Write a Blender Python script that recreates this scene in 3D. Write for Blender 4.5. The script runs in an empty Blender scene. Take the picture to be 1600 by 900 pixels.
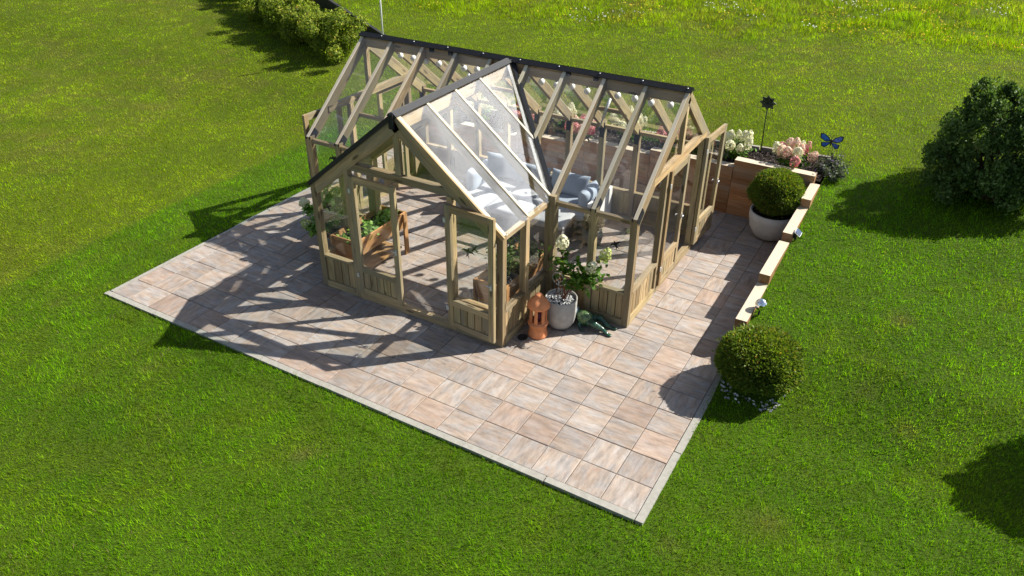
import bpy, math, random
import numpy as np
from mathutils import Vector, Matrix

# ------------------------------------------------------------------ camera, sky, sun, exposure
T = 0.4                                   # one paving slab = 0.4 m; layout below is written in slabs
S = bpy.context.scene
COL = S.collection
CR = np.array([[0.865139, 0.50144, 0.009671], [0.273099, -0.454832, -0.84767], [-0.420657, 0.735994, -0.530435]])
CP = np.array([3.7997, -12.9634, 14.7257])
FPX = 1209.1
cam = bpy.data.cameras.new('camera'); co = bpy.data.objects.new('camera', cam); COL.objects.link(co)
m = Matrix.Identity(4)
for i in range(3):
    m[i][0] = CR[0][i]; m[i][1] = -CR[1][i]; m[i][2] = -CR[2][i]; m[i][3] = CP[i] * T
co.matrix_world = m
cam.sensor_width = 36; cam.lens = FPX / 1600 * 36; cam.clip_start = 0.1; cam.clip_end = 500
S.camera = co

SUN = Vector((.83, .76, 1)).normalized()
EL = math.asin(SUN.z); AZ = math.atan2(SUN.x, SUN.y)
W = bpy.data.worlds.new('World'); S.world = W; W.use_nodes = True
nt = W.node_tree; nt.nodes.clear()
wo = nt.nodes.new('ShaderNodeOutputWorld'); bg = nt.nodes.new('ShaderNodeBackground')
sky = nt.nodes.new('ShaderNodeTexSky'); sky.sky_type = 'NISHITA'; sky.sun_disc = False
sky.sun_elevation = EL; sky.sun_rotation = AZ; sky.altitude = 300; sky.dust_density = 1.0
tc = nt.nodes.new('ShaderNodeTexCoord'); mp = nt.nodes.new('ShaderNodeMapping'); mp.inputs['Scale'].default_value = (1, 1, 2.2)
nz = nt.nodes.new('ShaderNodeTexNoise'); nz.inputs['Scale'].default_value = 3.1; nz.inputs['Detail'].default_value = 7; nz.inputs['Roughness'].default_value = .55
rp = nt.nodes.new('ShaderNodeValToRGB'); rp.color_ramp.elements[0].position = .47; rp.color_ramp.elements[1].position = .62
mx = nt.nodes.new('ShaderNodeMixRGB'); mx.inputs[2].default_value = (10.5, 10.6, 11.0, 1)
L = nt.links.new
L(tc.outputs['Generated'], mp.inputs['Vector']); L(mp.outputs[0], nz.inputs['Vector']); 
# bright cloud added where the bay roof reflects it, thinner and dimmer clouds elsewhere
dt = nt.nodes.new('ShaderNodeVectorMath'); dt.operation = 'DOT_PRODUCT'; dt.inputs[1].default_value = Vector((.27, .80, .55)).normalized(); L(tc.outputs['Generated'], dt.inputs[0])
gr_ = nt.nodes.new('ShaderNodeValToRGB'); e = gr_.color_ramp.elements; e[0].position = .90; e[0].color = (4.2, 4.4, 4.9, 1); e[1].position = .985; e[1].color = (44, 44, 45, 1)
x_ = e.new(.955); x_.color = (12, 12, 12.6, 1)
L(dt.outputs['Value'], gr_.inputs[0]); L(gr_.outputs[0], mx.inputs[2])
cb = nt.nodes.new('ShaderNodeMapRange'); cb.inputs[1].default_value = .9; cb.inputs[2].default_value = .985; cb.inputs[3].default_value = -.03; cb.inputs[4].default_value = .105; L(dt.outputs['Value'], cb.inputs[0])
n2_ = nt.nodes.new('ShaderNodeTexNoise'); n2_.inputs['Scale'].default_value = 11; n2_.inputs['Detail'].default_value = 4; L(tc.outputs['Generated'], n2_.inputs['Vector'])
m2_ = nt.nodes.new('ShaderNodeMath'); m2_.operation = 'MULTIPLY_ADD'; m2_.inputs[1].default_value = .5; m2_.inputs[2].default_value = -.25; L(n2_.outputs['Fac'], m2_.inputs[0])
m3_ = nt.nodes.new('ShaderNodeMath'); m3_.operation = 'ADD'; L(m2_.outputs[0], m3_.inputs[0]); L(nz.outputs['Fac'], m3_.inputs[1])
ca_ = nt.nodes.new('ShaderNodeMath'); ca_.operation = 'ADD'; L(cb.outputs[0], ca_.inputs[0]); L(m3_.outputs[0], ca_.inputs[1]); L(ca_.outputs[0], rp.inputs[0])
L(rp.outputs[0], mx.inputs[0]); L(sky.outputs[0], mx.inputs[1]); L(mx.outputs[0], bg.inputs['Color']); L(bg.outputs[0], wo.inputs['Surface'])
bg.inputs['Strength'].default_value = 0.064

sl = bpy.data.lights.new('sun', 'SUN'); sl.energy = 5.0; sl.angle = math.radians(.53); sl.color = (1, .95, .87)
so = bpy.data.objects.new('sun', sl); COL.objects.link(so); so.location = (8, 8, 14)
so.rotation_euler = (-SUN).to_track_quat('-Z', 'Y').to_euler()

S.view_settings.view_transform = 'Standard'; S.view_settings.look = 'None'
S.view_settings.exposure = 1.0; S.view_settings.gamma = 1; S.view_settings.use_curve_mapping = False
S.render.engine = 'CYCLES'
S.cycles.transparent_max_bounces = 40; S.cycles.max_bounces = 7; S.cycles.diffuse_bounces = 3; S.cycles.glossy_bounces = 3
S.cycles.transmission_bounces = 4; S.cycles.sample_clamp_indirect = 6; S.cycles.caustics_reflective = False; S.cycles.caustics_refractive = False
S.cycles.use_denoising = True
try: S.cycles.denoiser = 'OPENIMAGEDENOISE'
except Exception: pass

rnd = random.Random(7); RS = np.random.RandomState(11)

# ------------------------------------------------------------------ material helpers
class NM:
    def __init__(s, name):
        s.m = bpy.data.materials.new(name); s.m.use_nodes = True; s.t = s.m.node_tree; s.t.nodes.clear()
        s.out = s.n('ShaderNodeOutputMaterial')
    def n(s, typ, **kw):
        nd = s.t.nodes.new(typ)
        for k, v in kw.items():
            if k.startswith('i_'):
                key = k[2:]; nd.inputs[int(key) if key.isdigit() else key.replace('_', ' ')].default_value = v
            else: setattr(nd, k, v)
        return nd
    def l(s, a, b): s.t.links.new(a, b)
    def attr(s, name): return s.n('ShaderNodeAttribute', attribute_name=name)
    def ramp(s, fac, stops):
        r = s.n('ShaderNodeValToRGB'); e = r.color_ramp.elements
        while len(e) > 1: e.remove(e[-1])
        e[0].position = stops[0][0]; e[0].color = (*stops[0][1], 1)
        for p, c in stops[1:]:
            x = e.new(p); x.color = (*c, 1)
        s.l(fac, r.inputs[0]); return r.outputs[0]
    def noise(s, vec, scale, detail=4, rough=.55, mapping=None):
        if mapping:
            mp = s.n('ShaderNodeMapping'); mp.inputs['Scale'].default_value = mapping; s.l(vec, mp.inputs['Vector']); vec = mp.outputs[0]
        n = s.n('ShaderNodeTexNoise', i_Scale=scale, i_Detail=detail, i_Roughness=rough); s.l(vec, n.inputs['Vector']); return n.outputs['Fac']
    def mix(s, fac, a, b, mode='MIX'):
        x = s.n('ShaderNodeMixRGB', blend_type=mode)
        for k, v in ((0, fac), (1, a), (2, b)):
            if isinstance(v, (int, float)): x.inputs[k].default_value = v
            elif isinstance(v, tuple): x.inputs[k].default_value = (*v, 1) if len(v) == 3 else v
            else: s.l(v, x.inputs[k])
        return x.outputs[0]
    def math(s, op, a, b=0.0):
        x = s.n('ShaderNodeMath', operation=op)
        for k, v in ((0, a), (1, b)):
            if isinstance(v, (int, float)): x.inputs[k].default_value = v
            else: s.l(v, x.inputs[k])
        return x.outputs[0]
    def principled(s, col, rough=.6, spec=.3, metal=0, bump=None, bstr=.3, bdist=.01, link=True):
        p = s.n('ShaderNodeBsdfPrincipled'); p.inputs['Specular IOR Level'].default_value = spec; p.inputs['Metallic'].default_value = metal
        if isinstance(rough, (int, float)): p.inputs['Roughness'].default_value = rough
        else: s.l(rough, p.inputs['Roughness'])
        if isinstance(col, tuple): p.inputs['Base Color'].default_value = (*col, 1)
        else: s.l(col, p.inputs['Base Color'])
        if bump is not None:
            b = s.n('ShaderNodeBump', i_Strength=bstr, i_Distance=bdist); s.l(bump, b.inputs['Height']); s.l(b.outputs[0], p.inputs['Normal'])
        if link: s.l(p.outputs[0], s.out.inputs['Surface'])
        return p

def simple(name, col, rough=.6, spec=.3, metal=0, nscale=25, var=.25):
    k = NM(name); g = k.n('ShaderNodeTexCoord').outputs['Object']
    n = k.noise(g, nscale, 4)
    c = k.ramp(n, [(.3, tuple(x * (1 - var) for x in col)), (.7, tuple(min(1, x * (1 + var)) for x in col))])
    k.principled(c, rough, spec, metal, n, .15, .005); return k.m

def wood(name, pale, deep, grey, rough=.7, greyamt=.5, knots=True, toptint=None):
    k = NM(name); v = k.attr('gc').outputs['Vector']; r = k.attr('rn').outputs['Fac']
    grain = k.noise(v, 1.0, 6, .6, (2.2, 34, 34))
    broad = k.noise(v, 1.0, 3, .5, (1.1, 7, 7))
    base = k.ramp(grain, [(.28, deep), (.62, pale)])
    tone = k.ramp(r, [(0, (.60, .57, .52)), (.45, (.92, .91, .88)), (.8, (1.06, 1.03, .98)), (1, (1.25, 1.2, 1.12))])
    base = k.mix(1, base, tone, 'MULTIPLY')
    hue = k.ramp(k.math('FRACT', k.math('MULTIPLY', r, 5.37)), [(0, (1.06, .97, .86)), (.35, (1, 1, 1)), (.7, (.93, 1.0, .92)), (1, (.92, .92, .95))])
    base = k.mix(1, base, hue, 'MULTIPLY')
    blot = k.noise(v, 1.0, 4, .6, (2.6, 9, 9)); base = k.mix(k.ramp(blot, [(.56, (0,) * 3), (.72, (.55,) * 3)]), base, tuple(x * .62 for x in deep))
    w = k.ramp(broad, [(.42, (0, 0, 0)), (.68, (greyamt,) * 3)])
    base = k.mix(w, base, grey)
    if knots:
        vo = k.n('ShaderNodeTexVoronoi', i_Scale=1.0); mp = k.n('ShaderNodeMapping'); mp.inputs['Scale'].default_value = (2.2, 8, 8)
        k.l(v, mp.inputs['Vector']); k.l(mp.outputs[0], vo.inputs['Vector'])
        kn = k.ramp(vo.outputs['Distance'], [(.10, (.85,) * 3), (.2, (0, 0, 0))])
        base = k.mix(kn, base, tuple(x * .35 for x in deep))
    if toptint:                                    # upward faces mixed towards a paler colour
        sp = k.n('ShaderNodeSeparateXYZ'); k.l(k.n('ShaderNodeNewGeometry').outputs['True Normal'], sp.inputs[0])
        f = k.ramp(sp.outputs['Z'], [(.7, (0,) * 3), (.8, (.8,) * 3)]); base = k.mix(f, base, k.mix(grain, tuple(x * .7 for x in toptint), toptint))
    k.principled(base, rough, .25, 0, grain, .25, .004); return k.m

M = {}
M['pine'] = wood('pressure_treated_pine', (.405, .315, .185), (.225, .16, .085), (.2, .178, .128), greyamt=.75)
M['oldpine'] = wood('weathered_pine', (.42, .30, .17), (.27, .175, .09), (.27, .22, .16), greyamt=.6)
M['palebar'] = wood('bleached_glazing_bar', (.62, .56, .45), (.48, .41, .30), (.52, .49, .42), greyamt=.5, knots=False)
M['larch'] = wood('larch_sleeper', (.40, .215, .105), (.25, .11, .048), (.29, .215, .15), greyamt=.7, toptint=(.64, .57, .44))
M['cedar'] = wood('orange_planter_wood', (.47, .27, .12), (.33, .155, .06), (.42, .25, .12), greyamt=.35)
M['greyboard'] = wood('grey_weathered_board', (.30, .275, .24), (.2, .18, .155), (.36, .34, .31), greyamt=.6)
M['darkboard'] = wood('dark_stained_board', (.032, .034, .036), (.018, .019, .02), (.05, .05, .05), greyamt=.5)
M['black'] = simple('black_aluminium', (.012, .013, .015), .55, .25)
M['steel'] = simple('zinc_plated_steel', (.55, .56, .57), .5, .5, .6)
M['gutter'] = simple('mill_aluminium', (.34, .335, .32), .7, .3, .0, var=.2)
M['chrome'] = simple('mirror_globe', (.85, .87, .9), .03, .5, 1.0, var=.02)
M['concrete'] = simple('cast_concrete', (.40, .38, .35), .85, .2, 0, 9, .16)
M['whitepot'] = simple('chalk_white_pot', (.52, .50, .47), .75, .2, 0, 7, .1)
M['terracotta'] = simple('terracotta', (.62, .24, .105), .75, .2, 0, 12, .2)
M['soil'] = simple('dark_soil', (.022, .017, .013), .95, .1, 0, 30, .5)
M['cushion'] = simple('grey_blue_fabric', (.30, .345, .41), .9, .1, 0, 60, .06)
M['paleseat'] = simple('pale_fabric', (.35, .36, .375), .9, .1, 0, 60, .05)
M['wicker'] = simple('grey_rattan', (.17, .165, .155), .7, .3, 0, 80, .4)
M['whiteframe'] = simple('white_lacquer', (.72, .71, .69), .45, .4, 0, 10, .05)
M['bulb'] = simple('opal_bulb', (.82, .82, .80), .2, .5, 0, 10, .03)
M['twig'] = simple('brown_twigs', (.10, .065, .035), .85, .1, 0, 30, .4)
M['redstem'] = simple('red_brown_stem', (.22, .07, .045), .7, .2, 0, 30, .3)
M['rust'] = simple('rusty_wire', (.16, .075, .035), .7, .3, .3, 30, .3)
M['frog'] = simple('dark_green_glaze', (.018, .062, .036), .22, .6, 0, 14, .7)
M['froghead'] = simple('pale_blue_glaze', (.33, .40, .47), .3, .6, 0, 14, .35)
M['frogbelly'] = simple('mottled_green_glaze', (.09, .15, .06), .3, .5, 0, 26, .8)
M['pebble'] = None
M['bluewing'] = simple('blue_enamel', (.02, .11, .48), .3, .6, 0, 40, .6)
M['darkleafmetal'] = simple('dark_green_metal', (.02, .035, .022), .4, .6, .2, 20, .4)
M['sticker'] = simple('black_vinyl', (.008, .008, .009), .5, .3)
M['whitepaint'] = simple('white_painted_pole', (.72, .72, .72), .4, .4, 0, 10, .05)
M['solar'] = simple('solar_cell', (.03, .05, .1), .12, .6, 0, 20, .2)

def leafmat(name, stops, rough=.45, trans=.3, spec=.35, tint=(1.3, 1.5, .5)):
    k = NM(name); r = k.attr('rn').outputs['Fac']
    c = k.ramp(r, stops)
    p = k.principled(c, rough, spec, link=False)
    t = k.n('ShaderNodeBsdfTranslucent'); k.l(k.mix(1, c, tint, 'MULTIPLY'), t.inputs['Color'])
    x = k.n('ShaderNodeMixShader', i_0=trans); k.l(p.outputs[0], x.inputs[1]); k.l(t.outputs[0], x.inputs[2]); k.l(x.outputs[0], k.out.inputs['Surface'])
    return k.m
M['box'] = leafmat('boxwood_leaves', [(0, (.05, .09, .014)), (.5, (.13, .185, .024)), (.85, (.25, .29, .035)), (1, (.36, .22, .04))], .5, .35, .2)
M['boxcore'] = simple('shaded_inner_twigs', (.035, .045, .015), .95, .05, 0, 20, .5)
M['shrub'] = leafmat('dark_shrub_leaves', [(0, (.03, .062, .018)), (.5, (.085, .145, .036)), (1, (.20, .27, .09))], .5, .28, .15)
M['hedge'] = leafmat('hedge_leaves', [(0, (.06, .09, .012)), (.35, (.16, .22, .025)), (.7, (.32, .34, .045)), (.93, (.42, .34, .06)), (1, (.42, .2, .05))], .55, .4, .12)
M['hyd'] = leafmat('hydrangea_leaves', [(0, (.035, .085, .010)), (.6, (.085, .18, .022)), (1, (.17, .27, .04))], .5, .35, .15)
M['seedling'] = leafmat('bright_seedling_leaves', [(0, (.09, .20, .03)), (1, (.28, .44, .11))], .45, .3)
M['sage'] = leafmat('sage_leaves', [(0, (.06, .08, .05)), (.7, (.14, .17, .12)), (.85, (.2, .22, .17)), (.9, (.10, .06, .16)), (1, (.13, .08, .2))], .7, .2)
M['dryball'] = leafmat('dry_moss', [(0, (.20, .17, .10)), (1, (.42, .37, .24))], .9, .2, .1, (1, 1, .9))
M['deadbloom'] = leafmat('faded_petals', [(0, (.14, .07, .05)), (1, (.32, .19, .13))], .8, .25, .1, (1, 1, 1))
M['cream'] = leafmat('cream_petals', [(0, (.60, .58, .30)), (.5, (.78, .76, .52)), (1, (.88, .86, .72))], .7, .3, .1, (1, 1, .9))
M['lime'] = leafmat('lime_petals', [(0, (.30, .38, .08)), (.6, (.55, .60, .20)), (1, (.74, .74, .42))], .7, .35, .1, (1, 1.05, .8))
M['pink'] = leafmat('pink_petals', [(0, (.55, .10, .13)), (.5, (.70, .24, .26)), (1, (.82, .60, .52))], .7, .3, .1, (1, 1, 1))
M['blush'] = leafmat('blush_petals', [(0, (.66, .25, .22)), (.45, (.78, .52, .42)), (1, (.86, .78, .60))], .7, .3, .1, (1, 1, 1))
M['pebble'] = leafmat('grey_white_pebbles', [(0, (.16, .16, .17)), (.5, (.42, .42, .42)), (1, (.75, .74, .73))], .7, 0, .3, (1, 1, 1))
M['bark'] = leafmat('bark_mulch', [(0, (.03, .022, .018)), (.7, (.09, .065, .055)), (1, (.2, .17, .16))], .85, 0, .2, (1, 1, 1))

def glassmat():
    k = NM('clear_greenhouse_glass')
    g = k.n('ShaderNodeNewGeometry'); d = k.n('ShaderNodeVectorMath', operation='DOT_PRODUCT'); k.l(g.outputs['Incoming'], d.inputs[0]); k.l(g.outputs['Normal'], d.inputs[1])
    c = k.math('ABSOLUTE', d.outputs['Value']); f = k.math('POWER', k.math('SUBTRACT', 1.0, c), 5.0)
    f = k.math('ADD', k.math('MULTIPLY', f, .96), .04)
    t = k.n('ShaderNodeBsdfTransparent', i_Color=(.985, .993, .988, 1)); gl = k.n('ShaderNodeBsdfGlossy', i_Roughness=.0, i_Color=(1, 1, 1, 1))
    x = k.n('ShaderNodeMixShader'); k.l(f, x.inputs[0]); k.l(t.outputs[0], x.inputs[1]); k.l(gl.outputs[0], x.inputs[2])
    du = k.n('ShaderNodeBsdfDiffuse', i_Color=(.6, .6, .58, 1)); x2 = k.n('ShaderNodeMixShader')
    dn = k.noise(k.n('ShaderNodeTexCoord').outputs['Object'], 2.2, 5, .6); k.l(k.math('MULTIPLY', dn, .004), x2.inputs[0])
    k.l(x.outputs[0], x2.inputs[1]); k.l(du.outputs[0], x2.inputs[2]); k.l(x2.outputs[0], k.out.inputs['Surface']); return k.m
M['glass'] = glassmat()

def slabmat():
    k = NM('mottled_concrete_slabs'); v = k.attr('gc').outputs['Vector']; r = k.attr('rn').outputs['Fac']
    st = k.noise(v, 1.0, 7, .64, (1.7, 6.5, 1)); st2 = k.noise(v, 1.0, 6, .68, (4, 15, 1)); bl = k.noise(v, 3.2, 5, .6, (1, 1.7, 1)); fi = k.noise(v, 55, 3, .65); hue = k.noise(v, 1.0, 3, .55, (1.4, 3.2, 1))
    warm = k.ramp(st, [(.26, (.20, .175, .15)), (.42, (.335, .28, .225)), (.55, (.42, .345, .275)), (.74, (.50, .44, .365))])
    rust = k.ramp(st, [(.26, (.25, .18, .135)), (.5, (.37, .25, .175)), (.74, (.46, .345, .265))])
    cool = k.ramp(st, [(.26, (.22, .21, .195)), (.45, (.345, .322, .295)), (.74, (.51, .475, .43))])
    a = k.mix(k.ramp(hue, [(.43, (0,) * 3), (.57, (1,) * 3)]), warm, cool)
    a = k.mix(k.ramp(bl, [(.54, (0,) * 3), (.7, (.6,) * 3)]), a, rust)
    a = k.mix(k.ramp(st2, [(.33, (.5,) * 3), (.46, (0,) * 3)]), a, (.22, .2, .17))
    a = k.mix(k.ramp(st2, [(.58, (0,) * 3), (.7, (.55,) * 3)]), a, (.54, .47, .40))
    s1 = k.ramp(r, [(0, (.0,) * 3), (.3, (0,) * 3), (.55, (.2,) * 3), (.68, (0,) * 3)]); a = k.mix(s1, a, cool)
    s2 = k.ramp(r, [(.74, (0,) * 3), (.86, (.4,) * 3)]); a = k.mix(s2, a, rust)
    tone = k.ramp(k.math('FRACT', k.math('MULTIPLY', r, 7.13)), [(0, (.65, .625, .625)), (1, (.86, .83, .825))])
    a = k.mix(1, a, tone, 'MULTIPLY')
    a = k.mix(k.ramp(fi, [(.32, (.22,) * 3), (.5, (0,) * 3)]), a, (.2, .17, .14))
    k.principled(a, .85, .2, 0, fi, .25, .003); return k.m
M['slab'] = slabmat()
M['kerb'] = simple('pale_concrete_kerb', (.275, .265, .23), .85, .2, 0, 14, .12)
M['joint'] = simple('joint_sand', (.33, .29, .24), .95, .1, 0, 40, .3)

# ------------------------------------------------------------------ mesh builder
class MB:
    def __init__(s): s.v = []; s.f = []; s.gc = []; s.rn = []; s.sm = []; s.X = None
    def add(s, vs, fs, gc=None, rn=None, smooth=False):
        o = len(s.v)
        if rn is None: rn = rnd.random()
        off = (rnd.random() * 40, rnd.random() * 40, rnd.random() * 40)
        for i, v in enumerate(vs):
            v = Vector(v)
            g = gc[i] if gc else (v.x * T, v.y * T, v.z * T)
            s.gc.append((g[0] + off[0], g[1] + off[1], g[2] + off[2])); s.rn.append(rn)
            s.v.append(s.X @ v if s.X is not None else v)
        for f in fs: s.f.append([o + i for i in f]); s.sm.append(smooth)
    def beam(s, p0, p1, w, h, up=(0, 0, 1), rn=None):
        p0 = Vector(p0); p1 = Vector(p1); a = (p1 - p0); ln = a.length; a.normalize(); u = Vector(up)
        if abs(a.dot(u)) > .98: u = Vector((0, 1, 0)) if abs(a.y) < .9 else Vector((1, 0, 0))
        u = (u - a * a.dot(u)).normalized(); q = a.cross(u)
        vs = []; gc = []
        for e, b in ((0, p0), (ln, p1)):
            for sw, sh in ((-1, -1), (1, -1), (1, 1), (-1, 1)):
                vs.append(b + q * (sw * w / 2) + u * (sh * h / 2)); gc.append((e * T, sw * w / 2 * T, sh * h / 2 * T))
        s.add(vs, [(3, 2, 1, 0), (4, 5, 6, 7), (0, 1, 5, 4), (1, 2, 6, 5), (2, 3, 7, 6), (3, 0, 4, 7)], gc, rn)
    def box(s, a, b, rn=None):
        c = [(a[i] + b[i]) / 2 for i in range(3)]; d = [abs(b[i] - a[i]) for i in range(3)]
        ax = max(range(3), key=lambda i: d[i])
        p0 = list(c); p1 = list(c); p0[ax] -= d[ax] / 2; p1[ax] += d[ax] / 2
        if ax == 0: s.beam(p0, p1, d[1], d[2], (0, 0, 1), rn)
        elif ax == 1: s.beam(p0, p1, d[0], d[2], (0, 0, 1), rn)
        else: s.beam(p0, p1, d[0], d[1], (0, 1, 0), rn)
    def poly(s, pts, th, rn=None):
        P = [Vector(p) for p in pts]; n = Vector((0, 0, 0))
        for i in range(len(P)): n += P[i].cross(P[(i + 1) % len(P)])
        n = (n).normalized() * (th / 2); k = len(P)
        vs = [p + n for p in P] + [p - n for p in P]
        s.add(vs, [list(range(k)), list(range(2 * k - 1, k - 1, -1))] + [(i, i + k, (i + 1) % k + k, (i + 1) % k) for i in range(k)], None, rn)
    def tube(s, pts, r, n=8, rn=None, smooth=True, cap=True):
        P = [Vector(p) for p in pts]; k = len(P); rs = r if isinstance(r, (list, tuple)) else [r] * k
        vs = []; gc = []; ln = 0
        for i, p in enumerate(P):
            a = (P[min(i + 1, k - 1)] - P[max(i - 1, 0)]).normalized()
            u = Vector((0, 0, 1)) if abs(a.z) < .9 else Vector((1, 0, 0)); u = (u - a * a.dot(u)).normalized(); q = a.cross(u)
            if i: ln += (p - P[i - 1]).length
            for j in range(n):
                t = 2 * math.pi * j / n; vs.append(p + (q * math.cos(t) + u * math.sin(t)) * rs[i]); gc.append((ln * T, math.cos(t) * rs[i] * T, math.sin(t) * rs[i] * T))
        fs = [(i * n + j, i * n + (j + 1) % n, (i + 1) * n + (j + 1) % n, (i + 1) * n + j) for i in range(k - 1) for j in range(n)]
        if cap: fs += [list(range(n - 1, -1, -1)), list(range((k - 1) * n, k * n))]
        s.add(vs, fs, gc, rn, smooth)
    def lathe(s, prof, c=(0, 0, 0), n=32, rn=None, smooth=True, axis=None):
        vs = []; k = len(prof)
        for r, z in prof:
            for j in range(n):
                t = 2 * math.pi * j / n; vs.append(Vector((c[0] + r * math.cos(t), c[1] + r * math.sin(t), c[2] + z)))
        fs = [(i * n + j, i * n + (j + 1) % n, (i + 1) * n + (j + 1) % n, (i + 1) * n + j) for i in range(k - 1) for j in range(n)]
        s.add(vs, fs, None, rn, smooth)
    def ellipsoid(s, c, r, rot=None, n=16, e=1.0, rn=None, jit=0):
        vs = []; k = n // 2
        sg = lambda x: math.copysign(abs(x) ** e, x)
        Rm = rot if rot is not None else Matrix.Identity(3)
        for i in range(k + 1):
            ph = -math.pi / 2 + math.pi * i / k
            for j in range(n):
                t = 2 * math.pi * j / n
                p = Vector((sg(math.cos(ph)) * sg(math.cos(t)) * r[0], sg(math.cos(ph)) * sg(math.sin(t)) * r[1], sg(math.sin(ph)) * r[2]))
                if jit: p *= 1 + rnd.uniform(-jit, jit)
                vs.append(Rm @ p + Vector(c))
        fs = [(i * n + j, i * n + (j + 1) % n, (i + 1) * n + (j + 1) % n, (i + 1) * n + j) for i in range(k) for j in range(n)]
        s.add(vs, fs, None, rn, True)
    def build(s, name, mat, parent=None, base=(0, 0, 0)):
        me = bpy.data.meshes.new(name); b = Vector(base)
        me.from_pydata([((v - b) * T)[:] for v in s.v], [], s.f); me.update()
        a = me.attributes.new('gc', 'FLOAT_VECTOR', 'POINT'); a.data.foreach_set('vector', [c for g in s.gc for c in g])
        a = me.attributes.new('rn', 'FLOAT', 'POINT'); a.data.foreach_set('value', s.rn)
        me.polygons.foreach_set('use_smooth', s.sm)
        me.materials.append(mat)
        o = bpy.data.objects.new(name, me); COL.objects.link(o)
        if parent is not None: o.parent = parent
        else: o.location = b * T
        return o

def meta(o, label=None, cat=None, group=None, kind=None):
    if label: o['label'] = label
    if cat: o['category'] = cat
    if group: o['group'] = group
    if kind: o['kind'] = kind
    return o
def thing(name, loc, label, cat, group=None):
    o = bpy.data.objects.new(name, None); COL.objects.link(o); o.location = Vector(loc) * T; o.empty_display_size = .1
    return meta(o, label, cat, group)

def quads(name, mat, verts, rn, parent=None, base=(0, 0, 0), nper=4, smooth=False):
    """verts (N, nper, 3) in slab units: N loose leaf or petal faces in one mesh"""
    N = len(verts); me = bpy.data.meshes.new(name)
    V = ((verts - np.array(base)) * T).astype(np.float32).reshape(-1, 3)
    me.vertices.add(len(V)); me.vertices.foreach_set('co', V.ravel())
    me.loops.add(len(V)); me.loops.foreach_set('vertex_index', np.arange(len(V), dtype=np.int32))
    me.polygons.add(N); me.polygons.foreach_set('loop_start', np.arange(0, len(V), nper, dtype=np.int32))
    me.polygons.foreach_set('loop_total', np.full(N, nper, dtype=np.int32))
    a = me.attributes.new('rn', 'FLOAT', 'POINT'); a.data.foreach_set('value', np.repeat(np.clip(rn, 0, 1), nper).astype(np.float32))
    me.update(calc_edges=True); me.materials.append(mat)
    o = bpy.data.objects.new(name, me); COL.objects.link(o)
    if parent is not None: o.parent = parent
    else: o.location = Vector(base) * T
    return o
def unit(a): return a / np.maximum(np.linalg.norm(a, axis=-1, keepdims=True), 1e-9)
def leafverts(c, nrm, length, width, rs=RS, droop=0.0, axis=None):
    N = len(c); nrm = unit(nrm); t = unit(np.cross(nrm, rs.normal(size=(N, 3))))
    if axis is not None: t = unit(axis); nrm = unit(np.cross(t, rs.normal(size=(N, 3))))
    if droop: t = unit(t + np.array([0, 0, -droop]))
    b = unit(np.cross(nrm, t)); ln = (length * rs.uniform(.7, 1.3, N))[:, None]; wd = (width * rs.uniform(.7, 1.3, N))[:, None]
    up = nrm * ln * .12
    return np.stack([c - t * ln / 2, c - b * wd / 2 + up, c + t * ln / 2, c + b * wd / 2 + up], 1)

# value noise for the lawn
def vnoise(x, y, seed=0):
    xi = np.floor(x).astype(np.int64); yi = np.floor(y).astype(np.int64); xf = x - xi; yf = y - yi
    def h(a, b):
        n = (a * 374761393 + b * 668265263 + seed * 974711) & 0xffffffff
        n = ((n ^ (n >> 13)) * 1274126177) & 0xffffffff
        return ((n ^ (n >> 16)) & 0xffff) / 65535.0
    u = xf * xf * (3 - 2 * xf); v = yf * yf * (3 - 2 * yf)
    return (h(xi, yi) * (1 - u) + h(xi + 1, yi) * u) * (1 - v) + (h(xi, yi + 1) * (1 - u) + h(xi + 1, yi + 1) * u) * v
def fbm(x, y, seed=0, o=3):
    s = 0; a = .5; t = 0
    for k in range(o): s = s + a * vnoise(x * 2 ** k, y * 2 ** k, seed + k); t += a; a *= .5
    return s / t

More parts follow.
